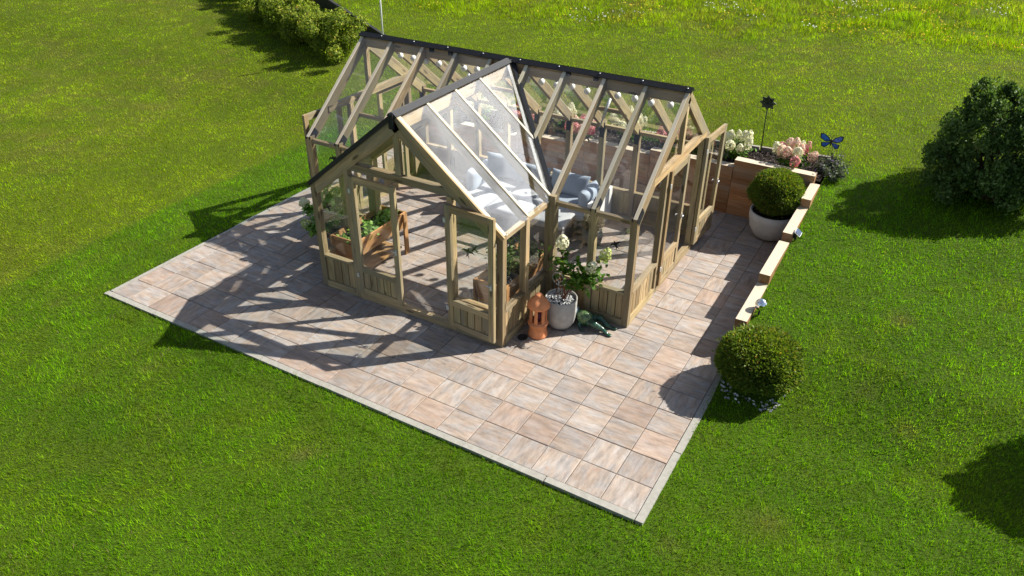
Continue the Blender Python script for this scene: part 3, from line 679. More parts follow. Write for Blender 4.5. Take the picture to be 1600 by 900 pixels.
# ------------------------------------------------------------------ sofa and stools
def rz(a): return Matrix.Rotation(a, 3, 'Z')
SO = (-9.9, 13.2, 0)
sf = thing('corner_sofa', SO, 'grey corner sofa with plump grey-blue back cushions along the rear glass wall inside the greenhouse', 'sofa')
mb = MB(); mb.box((-12.7, 12.3, .1), (-7.3, 14.35, .62)); mb.box((-12.7, 14.12, .62), (-7.3, 14.38, 1.35)); mb.box((-12.75, 10.6, .1), (-11.2, 12.29, .62)); mb.build('base', M['wicker'], sf, SO)
mb = MB(); mb.beam((-7.2, 12.3, .75), (-7.2, 14.38, .75), .16, 1.45); mb.build('armrest', M['whiteframe'], sf, SO)
def pillow(mb, c, r, rot=None, n=14, pinch=.06, prof=.5):
    """r = half sizes, thin axis last before rotation"""
    R = rot if rot is not None else Matrix.Identity(3); vs = []; g = [math.sin(math.pi / 2 * (2 * i / n - 1)) for i in range(n + 1)]
    for sd in (1, -1):
        for a in g:
            for b in g:
                t = ((1 - a ** 4) * (1 - b ** 4)) ** prof; x = a * (1 - pinch * (1 - b * b) * abs(a)); y = b * (1 - pinch * (1 - a * a) * abs(b))
                vs.append(R @ Vector((x * r[0], y * r[1], sd * (t * r[2] * (1 + .05 * math.sin(5 * a + 3 * b)) + .012))) + Vector(c))
    m_ = n + 1; o = m_ * m_; fs = []
    for i in range(n):
        for j in range(n):
            q = (i * m_ + j, (i + 1) * m_ + j, (i + 1) * m_ + j + 1, i * m_ + j + 1); fs.append(q); fs.append(tuple(o + k for k in reversed(q)))
    rim = [i * m_ for i in range(n)] + [n * m_ + j for j in range(n)] + [i * m_ + n for i in range(n, 0, -1)] + [j for j in range(n, 0, -1)]
    for k in range(len(rim)): a, b = rim[k], rim[(k + 1) % len(rim)]; fs.append((b, a, a + o, b + o))
    mb.add(vs, fs, None, None, True)
def cushion(name, c, r, rot, mat, e=.45):
    mb = MB(); r = list(r); th = min(range(3), key=lambda i: r[i]); B = Matrix.Identity(3)
    if th == 1: B = Matrix.Rotation(math.pi / 2, 3, 'X'); r = [r[0], r[2], r[1]]
    elif th == 0: B = Matrix.Rotation(math.pi / 2, 3, 'Y'); r = [r[2], r[1], r[0]]
    Q = (rot @ B) if rot is not None else B
    if name == 'seat_cushion': pillow(mb, c, r, Q, 14, .0, .22)
    else: pillow(mb, c, r, Q)
    return mb.build(name, M[mat], sf, SO)
for cx in (-11.9, -10.1, -8.25): cushion('seat_cushion', (cx, 13.1, .78), (.9, .85, .18), None, 'paleseat' if cx < -9 else 'cushion', .3)
cushion('seat_cushion', (-11.95, 11.5, .78), (.75, .8, .18), None, 'paleseat', .3)
tilt = Matrix.Rotation(math.radians(-14), 3, 'X')
cushion('back_cushion', (-8.85, 13.92, 1.35), (.88, .22, .48), tilt, 'cushion', .55)
cushion('back_cushion', (-10.6, 13.95, 1.32), (.8, .22, .46), tilt, 'cushion', .55)
cushion('back_cushion', (-7.65, 13.2, 1.32), (.28, .72, .46), rz(.05), 'cushion', .6)
cushion('back_cushion', (-12.0, 13.85, 1.45), (.78, .26, .55), Matrix.Rotation(.25, 3, 'Z') @ tilt, 'cushion', .55)
cushion('back_cushion', (-12.55, 12.6, 1.35), (.25, .75, .5), None, 'cushion', .55)
for i, (cx, cy, a, lb) in enumerate(((-8.55, 11.6, .06, 'pale upholstered footstool nearest the right-hand glass wall, in front of the grey sofa'), (-10.35, 11.55, -.05, 'pale upholstered footstool under the glass front roof, left of the other footstool'))):
    f = thing('footstool', (cx, cy, 0), lb, 'footstool', 'footstools in front of the sofa')
    mb = MB(); mb.X = Matrix.Translation((cx, cy, 0)) @ Matrix.Rotation(a, 4, 'Z'); mb.box((-.78, -.6, .08), (.78, .6, .7)); mb.build('base', M['wicker'], f, (cx, cy, 0))
    mb = MB(); pillow(mb, (cx, cy, .85), (.84, .66, .17), rz(a), 14, 0, .22); mb.build('seat_cushion', M['paleseat'], f, (cx, cy, 0))

# ------------------------------------------------------------------ plants: builders
def foliage_ball(name, c, r, n, size, mat, parent, base, shell=.25, squash=None, lumps=.06, seed=1, zmin=None):
    rs = np.random.RandomState(seed); d = unit(rs.normal(size=(n, 3)))
    rad = 1 - shell * rs.rand(n) ** 1.6 + lumps * (np.sin(d[:, 0] * 7 + seed) * np.sin(d[:, 1] * 6 + 2 * seed) + np.sin(d[:, 2] * 8 + seed) * .6)
    p = d * rad[:, None] * np.array(r)
    if zmin is not None: keep = p[:, 2] > zmin + .15 * rs.rand(n); p = p[keep]; d = d[keep]
    nr = d + rs.normal(size=p.shape) * .55
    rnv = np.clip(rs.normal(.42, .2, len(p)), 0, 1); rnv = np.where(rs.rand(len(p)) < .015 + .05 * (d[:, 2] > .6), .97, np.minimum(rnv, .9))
    sh_ = rs.rand(len(p)) < .03; p[sh_] = p[sh_] * rs.uniform(1.04, 1.13, (sh_.sum(), 1))
    return quads(name, mat, leafverts(p + np.array(c), nr, size * 1.5, size * .6, rs, 0, d + rs.normal(size=p.shape) * .5 + [0, 0, .25]), rnv, parent, base)
def flowerhead(c, r, h, mat, parent, base, seed, n=170, axis=None, sz=.075):
    n = int(n * max(1, (r / .165) ** 2)); rs = np.random.RandomState(seed); d = unit(rs.normal(size=(n, 3)))
    zz = d[:, 2]; taper = 1 - .35 * np.clip(zz, 0, 1)
    p = np.stack([d[:, 0] * r * taper, d[:, 1] * r * taper, zz * h], 1) * rs.uniform(.85, 1.08, n)[:, None]
    if axis is not None:
        q = Vector((0, 0, 1)).rotation_difference(Vector(axis)).to_matrix(); Q = np.array(q); p = p @ Q.T; d = d @ Q.T
    core = None
    return quads('flower_head', mat, leafverts(p + np.array(c), d + rs.normal(size=p.shape) * .35, sz, sz * .9, rs), np.clip(rs.normal(.55, .25, n) + .2 * d[:, 2], 0, 1), parent, base)
def hydrangea(base, heads, spread, hgt, mat, label, leaves=260, lsize=.22, seed=3, lean=(0, 0), group=None, headr=.16, headh=.22, lm='hyd', pts=None, stem='twig', matfn=None, lowleaf=.25):
    rs = np.random.RandomState(seed); b = np.array(base, float)
    h = thing('hydrangea', base, label, 'plant', group)
    tips = []
    if pts is None:
        for i in range(heads):
            a = 2 * math.pi * (i + rs.rand() * .6) / heads; rr = spread * math.sqrt(rs.uniform(.1, 1)); tips.append(b + [rr * math.cos(a) + lean[0], rr * math.sin(a) + lean[1], hgt * rs.uniform(.72, 1.0) * (1 - .25 * (rr / spread) ** 2)])
    else: tips = [np.array(p, float) for p in pts]
    mb = MB(); cs = []
    for t in tips:
        mid = b + (t - b) * [.35, .35, .55] + rs.normal(size=3) * .03
        mb.tube([b + rs.normal(size=3) * [.05, .05, 0], mid, t], [.03, .022, .014], 6)
        for _ in range(max(3, leaves // len(tips))):
            u = rs.uniform(lowleaf, .97); q = (b * (1 - u) ** 2 + 2 * u * (1 - u) * mid + t * u * u); cs.append(q + rs.normal(size=3) * [.16, .16, .09])
    mb.build('stems', M[stem], h, base)
    cs = np.array(cs); quads('foliage', M[lm], leafverts(cs, rs.normal(size=cs.shape) * .5 + [0, 0, 1] + unit(cs - b) * .5, lsize, lsize * .6, rs, .25), rs.rand(len(cs)), h, base)
    for i, t in enumerate(tips):
        ax = unit((t - b) * [.8, .8, 1] + [0, 0, .4]); mm = matfn(i) if matfn else mat
        flowerhead(t + ax * headh * .7, headr * rs.uniform(.8, 1.2), headh * rs.uniform(.8, 1.25), M[mm], h, base, seed * 31 + i, axis=ax)
    return h

# flower bed behind the wall
BG = 'hydrangeas in the raised flower bed'
def bz(x): return float(zs(x)) - .02
bedplants = [
    ((-1.05, 18.55), 12, .72, .85, 'blush', 'hydrangea with large blush and cream flower heads above the potted box ball', 5, lambda i: ('blush', 'pink', 'cream', 'blush')[i % 4]),
    ((-3.35, 18.6), 8, .55, 1.0, 'cream', 'cream white hydrangea beside the open right-hand greenhouse door', 6, None),
    ((-5.0, 18.5), 7, .5, .75, 'deadbloom', 'hydrangea with faded brown flower heads behind the right rear greenhouse corner', 7, None),
    ((-6.2, 18.5), 8, .5, .6, 'pink', 'deep pink hydrangea between the brown faded one and the tall cream one', 8, None),
    ((-8.3, 18.75), 8, .62, 1.0, 'cream', 'tall cream hydrangea in the middle of the flower bed seen through the rear glass', 9, None),
    ((-10.5, 18.4), 8, .55, .5, 'blush', 'low pink and blush hydrangea behind the sofa, right of the roof valley', 10, lambda i: ('blush', 'pink')[i % 2]),
    ((-11.7, 18.8), 8, .55, .85, 'cream', 'pale yellow hydrangea behind the roof valley of the greenhouse', 11, None),
    ((-13.9, 18.5), 7, .55, .75, 'pink', 'bright pink hydrangea seen through the glass of the front roof', 12, None),
    ((-16.3, 18.6), 7, .55, .75, 'cream', 'cream hydrangea near the left end of the flower bed seen through the front roof', 13, None)]
for (x, y), n, sp, hg, mt, lb, sd, fn in bedplants:
    hydrangea((x, y, bz(x)), n + (2 if x < -6 else 0), sp * (1.15 if x < -6 else 1), hg * (1.25 if x < -6 else 1), mt, lb, 480, .21, sd, (0, 0), BG, .2 if x < -6 else .175, .26, matfn=fn)
# low daisies along the back of the bed
rs = np.random.RandomState(5); N = 420; x = rs.uniform(-8.3, -6.5, N); y = rs.uniform(19.0, 19.75, N)
dp = thing('low_daisy_plant', (-7.4, 19.4, bz(-7.4)), 'low spreading plant with tiny white flowers at the back edge of the flower bed', 'plant')
quads('foliage', M['hyd'], leafverts(np.stack([x, y, zs(x) + rs.uniform(.05, .28, N)], 1), rs.normal(size=(N, 3)) * .5 + [0, 0, 1], .11, .07, rs), rs.rand(N), dp, (-7.4, 19.4, bz(-7.4)))
N = 130; x = rs.uniform(-8.3, -6.5, N); y = rs.uniform(19.0, 19.75, N)
quads('flowers', M['cream'], leafverts(np.stack([x, y, zs(x) + rs.uniform(.28, .36, N)], 1), rs.normal(size=(N, 3)) * .25 + [0, 0, 1], .06, .06, rs), rs.rand(N) * .3 + .7, dp, (-7.4, 19.4, bz(-7.4)))
# sage shrub at the right end
SGB = (.55, 18.7, 2.1); sgp = thing('sage_bush', SGB, 'grey-green sage bush with purple flower spikes at the right end of the retaining wall', 'bush')
rs = np.random.RandomState(8); cs = []
mb = MB()
for i in range(34):
    a = rs.rand() * 6.28; rr = .85 * math.sqrt(rs.rand()); tip = np.array(SGB) + [rr * math.cos(a), rr * math.sin(a), rs.uniform(.35, .95) * (1 - .4 * rr)]
    b0 = np.array(SGB) + [rr * .3 * math.cos(a), rr * .3 * math.sin(a), 0]; mb.tube([b0, tip], [.016, .008], 5)
    for _ in range(38): u = rs.uniform(.15, 1); cs.append(b0 * (1 - u) + tip * u + rs.normal(size=3) * .07)
mb.build('stems', M['twig'], sgp, SGB); cs = np.array(cs); quads('foliage', M['sage'], leafverts(cs, rs.normal(size=cs.shape) + [0, 0, .6], .14, .06, rs), rs.rand(len(cs)), sgp, SGB)
# dark climber at the left end
CLB = (-18.2, 18.6, 1.0); clp = thing('dark_slender_shrub', CLB, 'dark slender shrub at the left end of the flower bed behind the greenhouse', 'shrub')
mb = MB(); rs = np.random.RandomState(9); cs = []
for i in range(8):
    tip = np.array(CLB) + [rs.normal() * .5, rs.normal() * .4, rs.uniform(1.2, 2.2)]; mb.tube([CLB, (np.array(CLB) + tip) / 2 + rs.normal(size=3) * .1, tip], [.04, .025, .01], 6)
    for _ in range(170): u = rs.uniform(.15, 1); cs.append(np.array(CLB) * (1 - u) + tip * u + rs.normal(size=3) * .16)
mb.build('stems', M['twig'], clp, CLB); cs = np.array(cs); quads('foliage', M['shrub'], leafverts(cs, rs.normal(size=cs.shape) + [0, 0, .6], .15, .08, rs), rs.rand(len(cs)), clp, CLB)

# metal flower ornament on a rod
FB = (-2.55, 19.6, 2.0); fo = thing('metal_flower_ornament', FB, 'dark metal flower on a tall thin rod standing in the flower bed', 'ornament')
mb = MB(); mb.tube([FB, (-2.6, 19.6, 3.2), (-2.62, 19.58, 4.25)], .022, 6); mb.build('rod', M['black'], fo, FB)
mb = MB(); c0 = Vector((-2.62, 19.56, 4.3))
for ring, (nn, rr, tl) in enumerate(((8, .36, .05), (6, .22, -.06))):
    for i in range(nn):
        a = 2 * math.pi * i / nn + ring * .3; dx = Vector((math.cos(a), -.25 * math.sin(a), math.sin(a))); sd = Vector((-math.sin(a), 0, math.cos(a)))
        mb.poly([c0 + Vector((0, tl, 0)), c0 + dx * rr * .55 + sd * .1 + Vector((0, -.05, 0)), c0 + dx * rr + Vector((0, -.1 + tl, 0)), c0 + dx * rr * .55 - sd * .1 + Vector((0, -.05, 0))], .015)
mb.build('petals', M['darkleafmetal'], fo, FB)
mb = MB(); mb.ellipsoid(c0 + Vector((0, -.06, 0)), (.07, .05, .07), n=10); mb.build('flower_centre', M['black'], fo, FB)
# butterfly ornament
UB = (.45, 19.3, 2.15); bo = thing('butterfly_ornament', UB, 'bright blue metal butterfly on thin rods above the sage bush', 'ornament')
bc = Vector((.18, 19.3, 3.25))
mb = MB()
for i in range(7): mb.tube([(UB[0] - .3 + .13 * i, 19.3 + rnd.uniform(-.15, .15), 2.05), (bc.x + .02 + .09 * i, 19.3 + rnd.uniform(-.05, .1), 3.0 - .02 * i)], .01, 5)
mb.build('rods', M['black'], bo, UB)
def wingpts(sx, upw):
    O = [(0, 0), (.12, .2), (.34, .36), (.46, .34), (.42, .12), (.2, -.02)] if upw else [(0, -.02), (.2, -.04), (.36, -.06), (.34, -.24), (.2, -.3), (.06, -.16)]
    return [bc + Vector((sx * a, -.35 * a + .1 * abs(b), b * .9)) for a, b in O]
for sx in (1, -1):
    for up_ in (True, False):
        P = wingpts(sx, up_); cen = sum(P, Vector()) / len(P)
        mb = MB(); mb.poly(P, .014); wg = mb.build('wing', M['black'], bo, UB)
        mb = MB(); mb.poly([cen + (p - cen) * .76 for p in P], .026); mb.build('wing_inlay', M['bluewing'], wg, UB)
mb = MB(); mb.tube([bc + Vector((0, -.02, .14)), bc, bc + Vector((0, -.02, -.2))], [.02, .035, .015], 8); mb.tube([bc + Vector((0, -.02, .14)), bc + Vector((.08, -.04, .3))], .007, 4); mb.tube([bc + Vector((0, -.02, .14)), bc + Vector((-.08, -.04, .3))], .007, 4); mb.build('body', M['black'], bo, UB)

# box ball in white pot
PB = (-.98, 16.25, 0); bp = thing('potted_box_ball', PB, 'clipped box ball in a round white pot before the timber retaining wall', 'potted plant')
mb = MB(); mb.lathe([(.0, .01), (.45, .01), (.62, .1), (.82, .45), (.9, .85), (.9, 1.12), (.84, 1.14), (.8, 1.05)], PB, 40); mb.build('pot', M['whitepot'], bp, PB)
mb = MB(); mb.lathe([(.8, 1.05), (.0, 1.06)], PB, 24); mb.build('soil', M['soil'], bp, PB)
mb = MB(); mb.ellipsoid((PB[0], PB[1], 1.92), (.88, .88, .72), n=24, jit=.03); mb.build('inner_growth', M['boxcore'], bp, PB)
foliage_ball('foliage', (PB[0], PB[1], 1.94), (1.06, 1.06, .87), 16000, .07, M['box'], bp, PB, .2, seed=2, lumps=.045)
# box ball at the end of the timber edging
QB = (1.12, 6.3, .15); bq = thing('box_ball_bush', QB, 'clipped round box bush growing at the front end of the timber edging beside the patio', 'bush')
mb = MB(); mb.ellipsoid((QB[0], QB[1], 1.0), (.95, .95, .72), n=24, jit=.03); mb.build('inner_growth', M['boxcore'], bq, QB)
mb = MB(); rs = np.random.RandomState(4)
for i in range(150):
    a = rs.rand() * 6.28; rr = rs.uniform(.15, .5); q0 = Vector((QB[0] + rr * math.cos(a), QB[1] + rr * math.sin(a), .1)); r1 = rs.uniform(.8, 1.08)
    mb.tube([q0, Vector((QB[0] + .8 * r1 * math.cos(a), QB[1] + .8 * r1 * math.sin(a), .55)), Vector((QB[0] + 1.06 * r1 * math.cos(a + .05), QB[1] + 1.06 * r1 * math.sin(a + .05), 1.0))], [.014, .011, .006], 4)
mb.build('stems', M['twig'], bq, QB)
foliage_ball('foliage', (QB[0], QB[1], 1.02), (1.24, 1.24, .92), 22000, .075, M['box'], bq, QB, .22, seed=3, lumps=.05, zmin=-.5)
N = 90; rs = np.random.RandomState(6); a = np.where(rs.rand(N) < .5, rs.normal(5.6, .4, N), rs.normal(4.0, .45, N)); r_ = rs.uniform(.72, 1.06, N) + .06 * np.sin(a * 5) ; px = QB[0] + .05 + r_ * np.cos(a); py = QB[1] - .1 + r_ * np.sin(a)
keep = px > .26; px, py = px[keep], py[keep]
o = quads('pebbles', M['pebble'], leafverts(np.stack([px, py, height(px, py) + .05 + rs.uniform(0, .04, len(px))], 1), rs.normal(size=(len(px), 3)) * .6 + [0, 0, 1], .10, .08, rs), rs.rand(len(px))); meta(o, kind='stuff')

# large dark shrub on the lawn
def loose_shrub(base, r, hgt, n, size, label, seed, mat='shrub', cat='shrub', name='garden_shrub', blobs=330, stemr=.05):
    rs = np.random.RandomState(seed); b = np.array(base); sh = thing(name, base, label, cat)
    mb = MB(); cen = []; rad = []
    for i in range(blobs):
        t = rs.uniform(.06, 1.0); a = rs.rand() * 6.2832; env = r * math.sqrt(max(.06, 1 - ((t - .47) / .6) ** 2)) * (1 + .14 * math.sin(3 * a + seed) + .1 * math.sin(5 * a + 9 * t))
        f = rs.uniform(.25, 1) ** .45; cen.append(b + [env * f * math.cos(a) * .9, env * f * math.sin(a) * .9, t * hgt * .93 + rs.normal() * .1]); rad.append(r * rs.uniform(.07, .19))
    for i in range(14):                                            # upright shoots breaking the outline
        a = rs.rand() * 6.2832; q = r * .6 * math.sqrt(rs.rand()); cen.append(b + [q * math.cos(a), q * math.sin(a), hgt * rs.uniform(.93, 1.07) * (1 - .12 * (q / r))]); rad.append(r * .09)
    for c_ in cen[::4]: mb.tube([b + rs.normal(size=3) * [.2, .2, 0], b + (c_ - b) * [.4, .4, .5] + rs.normal(size=3) * .1, c_], [stemr, stemr * .6, stemr * .2], 6)
    mb.build('stems', M['twig'], sh, base)
    per = n // len(cen); P = []; D = []; Q = []
    for c_, s in zip(cen, rad):
        d = unit(rs.normal(size=(per, 3))); P.append(c_ + d * s * rs.rand(per, 1) ** .35 * [1, 1, 1.15]); D.append(d); Q.append(np.clip(rs.normal(.45, .22, per) + rs.normal() * .1, 0, 1))
    P = np.concatenate(P); D = np.concatenate(D); Q = np.concatenate(Q); ok = P[:, 2] > b[2] - .1 ; P = P[ok]; D = D[ok]; Q = Q[ok]
    quads('foliage', M[mat], leafverts(P, D + rs.normal(size=P.shape) * .5 + [0, 0, .3], size, size * .5, rs, 0, D * .5 + rs.normal(size=P.shape) * .6 + [0, 0, .5]), Q, sh, base)
    return sh
loose_shrub((6.0, 19.7, 2.15), 2.5, 3.95, 52000, .15, 'big dark green shrub standing alone on the lawn at the right edge', 15)
loose_shrub((11.35, 8.35, .9), 1.75, 3.9, 14000, .2, 'rounded dark shrub just outside the right edge whose shadow falls on the lawn', 16, name='garden_shrub')
# hedge top left
HB = (-36, 25.5, 1.0); hd = thing('hedge', HB, 'informal yellow-green hedge with orange tints along the far left lawn', 'hedge')
rs = np.random.RandomState(12); P = []; D = []; path = np.array([[-29.0, 23.6], [-32.9, 24.9], [-36.5, 26.3], [-41, 28.6], [-46, 31.5], [-54, 36]])
seg = np.linalg.norm(np.diff(path, axis=0), axis=1); cum = np.r_[0, np.cumsum(seg)]; tubes = MB()
for i in range(300):
    s = rs.uniform(0, cum[-1]) if i > 130 else rs.uniform(0, 14); x = np.interp(s, cum, path[:, 0]); y = np.interp(s, cum, path[:, 1]); g = float(height(x, y))
    tall = 2.05 + .5 * math.sin(s * 1.3) * math.sin(s * .47 + 1)
    c_ = np.array([x + rs.normal() * .55, y + rs.normal() * .6, g + rs.uniform(.25, 1) * tall]); n_ = 330
    d = unit(rs.normal(size=(n_, 3))); P.append(c_ + d * rs.uniform(.4, .75) * rs.rand(n_, 1) ** .4); D.append(d)
    if i % 5 == 0: tubes.tube([(x, y, g - .1), c_], [.04, .015], 5)
meta(tubes.build('stems', M['twig'], hd, HB), kind='stuff'); P = np.concatenate(P); D = np.concatenate(D)
quads('foliage', M['hedge'], leafverts(P, D + rs.normal(size=P.shape) * .5 + [0, 0, .3], .165, .1, rs), np.clip(rs.normal(.4, .22, len(P)) + .3 * (fbm(P[:, 0] / 2, P[:, 1] / 2, 3) - .5), 0, 1), hd, HB)
db = thing('dark_border_board', (-36, 31, 1.5), 'long dark board edging the ground behind the hedge at the top left', 'edging')
for a, b in (((-45, 36.2), (-40.5, 33.4)), ((-40.4, 33.35), (-35.9, 30.8)), ((-35.8, 30.75), (-31.4, 28.3)), ((-31.3, 28.25), (-28.2, 26.5))):
    mb = MB(); mb.beam((*a, float(height(*a)) + .35), (*b, float(height(*b)) + .35), .2, 1.2); mb.build('board', M['darkboard'], db, (-36, 31, 1.5))
mb = MB(); mb.tube([(-27.23, 25, .9), (-27.2, 25, 8.5)], .055, 10); PO = mb.build('pole', M['whitepaint'], None, (-27.23, 25, .9)); meta(PO, 'thin white pole standing on the grass behind the left end of the greenhouse', 'pole')

# ------------------------------------------------------------------ pots, lantern, frog in the front corner
KB = (-5.36, 6.32, 0); kp = thing('concrete_pot', KB, 'round grey concrete pot filled with pebbles in the corner of the greenhouse', 'pot')
mb = MB(); mb.lathe([(0, .01), (.28, .01), (.4, .06), (.49, .25), (.525, .6), (.53, 1.08), (.515, 1.1), (.485, 1.09), (.475, .95)], KB, 44); mb.build('body', M['concrete'], kp, KB)
mb = MB(); mb.lathe([(.475, .95), (0, .97)], KB, 24); mb.build('soil', M['soil'], kp, KB)
N = 420; rs = np.random.RandomState(14); a = rs.rand(N) * 6.28; r_ = .46 * np.sqrt(rs.rand(N)); mbp = MB()
for i in range(N): mbp.ellipsoid((KB[0] + r_[i] * math.cos(a[i]), KB[1] + r_[i] * math.sin(a[i]), .985 + rs.rand() * .03), (.035 * rs.uniform(.6, 1.4), .03, .022), rz(rs.rand() * 3), 6, rn=float(rs.rand() ** 1.3))
mbp.build('pebble_layer', M['pebble'], kp, KB)
tips = [(-5.46, 6.42, 2.85), (-4.42, 6.25, 2.35), (-4.12, 6.55, 2.75)]
hp = hydrangea((-5.3, 6.32, 1.0), 3, .5, 1.5, 'cream', 'hydrangea with creamy white heads growing in the grey concrete pot at the greenhouse corner', 60, .26, 17, pts=tips, matfn=lambda i: ('cream', 'cream', 'lime')[i], headr=.2, headh=.27, stem='redstem', lowleaf=.5)
rs = np.random.RandomState(18); cs = np.concatenate([np.array(t) + rs.normal(size=(60, 3)) * [.2, .2, .16] - [0, 0, .26] for t in ((-4.6, 6.3, 2.2), (-4.75, 6.3, 2.4), (-4.35, 6.45, 2.5), (-4.95, 6.3, 2.15), (-5.4, 6.4, 2.65))])
quads('foliage', M['hyd'], leafverts(cs, rs.normal(size=cs.shape) * .5 + [0, 0, 1], .23, .14, rs, .2), rs.rand(len(cs)), hp, (-5.3, 6.32, 1.0))
tr = thing('wire_trellis', (-5.3, 6.35, 1.0), 'small rusty wire plant support standing in the concrete pot', 'plant support')
mb = MB()
for i in range(5):
    a = 2 * math.pi * i / 5; mb.tube([(-5.3 + .16 * math.cos(a), 6.35 + .16 * math.sin(a), .95), (-5.3 + .3 * math.cos(a), 6.35 + .3 * math.sin(a), 1.7)], .012, 5)
for z, r_ in ((1.3, .235), (1.62, .29)): mb.tube([(-5.3 + r_ * math.cos(t), 6.35 + r_ * math.sin(t), z) for t in np.linspace(0, 6.2832, 17)], .012, 5, cap=False)
mb.build('wires', M['rust'], tr, (-5.3, 6.35, 1.0))
sp = thing('metal_spiral_ornament', (-5.42, 6.2, 1.0), 'silver wire spiral on a rod among the hydrangea stems in the concrete pot', 'ornament')
mb = MB(); mb.tube([(-5.42, 6.2, .95), (-5.42, 6.2, 1.75)], .012, 5); mb.build('rod', M['steel'], sp, (-5.42, 6.2, 1.0))
mb = MB(); mb.tube([(-5.42 + (.02 + .022 * t) * math.cos(t), 6.2, 1.85 + (.02 + .022 * t) * math.sin(t)) for t in np.linspace(0, 12, 60)], .014, 5); mb.build('spiral', M['steel'], sp, (-5.42, 6.2, 1.0))

LB = (-5.72, 5.42, 0); ln = thing('terracotta_lantern', LB, 'orange terracotta lantern with slotted windows and domed roof beside the concrete pot', 'lantern')
mb = MB(); mb.lathe([(0, .01), (.31, .01), (.33, .05), (.29, .2), (.27, .42), (.33, .46), (.34, .5), (.31, .54), (.0, .54)], LB, 36); mb.build('base', M['terracotta'], ln, LB)
mb = MB(); nseg = 48; r0, r1 = .285, .23
for j in range(7):
    a0 = 2 * math.pi * (j + .28) / 7; a1 = 2 * math.pi * (j + .72) / 7; pts = []
    vs = []; kk = 5
    for q in range(kk):
        t = a0 + (a1 - a0) * q / (kk - 1)
        for rr in (r0, r1):
            for z in (.54, 1.12): vs.append((LB[0] + rr * math.cos(t), LB[1] + rr * math.sin(t), z))
    fs = []
    for q in range(kk - 1):
        o = q * 4; fs += [(o, o + 4, o + 5, o + 1), (o + 2, o + 3, o + 7, o + 6)]
    fs += [(0, 1, 3, 2), ((kk - 1) * 4, (kk - 1) * 4 + 2, (kk - 1) * 4 + 3, (kk - 1) * 4 + 1)]
    mb.add(vs, fs, None, .5, False)
mb.lathe([(.225, 1.07), (.29, 1.07), (.29, 1.14), (.225, 1.14)], LB, 36); mb.lathe([(.225, .5), (.29, .5), (.29, .57), (.225, .57)], LB, 36)
mb.build('window_ring', M['terracotta'], ln, LB)
mb = MB(); mb.lathe([(.0, 1.13), (.36, 1.12), (.37, 1.17), (.33, 1.26), (.25, 1.38), (.15, 1.46), (.13, 1.5), (.14, 1.53), (.09, 1.58), (.0, 1.6)], LB, 36); mb.build('roof', M['terracotta'], ln, LB)
mb = MB(); mb.lathe([(.0, .55), (.08, .55), (.08, .85), (0, .86)], LB, 14); mb.build('candle', simple('dark_red_wax', (.12, .02, .05), .5, .4), ln, LB)

FG = (-4.5, 6.75, 0); fg = thing('ceramic_frog', FG, 'dark green glazed frog figure with pale blue head lying beside the concrete pot', 'garden figure')
mb = MB()
mb.ellipsoid((-4.62, 6.72, .28), (.3, .26, .27), n=20)
for y0, sgn in ((6.58, -1), (6.9, 1)):
    mb.tube([(-4.45, y0, .25), (-4.18, y0 + .06 * sgn, .28), (-3.95, y0 + .02, .13), (-3.75, y0 + .05 * sgn, .06)], [.14, .12, .085, .06], 12)
    mb.ellipsoid((-3.68, y0 + .06 * sgn, .05), (.12, .08, .045), n=12)
    mb.tube([(-4.7, y0, .3), (-4.72, y0 + .14 * sgn, .14), (-4.6, y0 + .22 * sgn, .05)], [.085, .065, .05], 10); mb.ellipsoid((-4.54, y0 + .24 * sgn, .04), (.1, .06, .035), n=10)
mb.tube([(-4.8, 6.72, .35), (-4.95, 6.72, .42)], [.16, .15], 12)
bdy = mb.build('body', M['frog'], fg, FG)
rm = bdy.modifiers.new('join', 'REMESH'); rm.mode = 'VOXEL'; rm.voxel_size = .009; rm.use_smooth_shade = True
mb = MB(); mb.ellipsoid((-5.02, 6.7, .42), (.15, .2, .2), n=18); mb.build('head', M['froghead'], fg, FG)
for dy in (-.1, .1):
    mb = MB(); mb.ellipsoid((-5.07, 6.68 + dy, .6), (.055, .05, .055), n=10); mb.build('eye', M['frog'], fg, FG)
mb = MB(); mb.ellipsoid((-4.63, 6.66, .34), (.27, .24, .245), n=20); mb.build('belly', M['frogbelly'], fg, FG)
mb = MB(); mb.lathe([(0, .01), (.15, .01), (.17, .04), (.155, .045), (.14, .025), (0, .025)], (-6.05, 5.0, 0), 24); meta(mb.build('saucer', M['black'], None, (-6.05, 5.0, 0)), 'small black saucer on the paving left of the terracotta lantern', 'saucer')

# left hydrangea in its pot
HL = (-14.95, 6.1, 0); hl = thing('black_planter_pot', HL, 'dark plant pot standing outside the left wall of the front bay', 'pot')
mb = MB(); mb.lathe([(0, .01), (.38, .01), (.5, .9), (.5, .95), (.46, .95), (.45, .85)], HL, 32); mb.build('body', M['wicker'], hl, HL)
mb = MB(); mb.lathe([(.45, .85), (0, .86)], HL, 20); mb.build('soil', M['soil'], hl, HL)
hydrangea((-14.95, 6.1, .85), 7, .9, 1.7, 'cream', 'leafy hydrangea with lime and white heads outside the left wall of the front bay', 520, .33, 21, lm='seedling', matfn=lambda i: ('cream', 'lime', 'lime', 'lime', 'lime')[i], pts=[(-16.1, 6.1, 1.75), (-16.0, 6.0, .95), (-15.1, 6.3, 2.75), (-14.6, 6.2, 2.5), (-15.2, 5.9, 2.1)], headr=.19, headh=.22, lowleaf=.3)
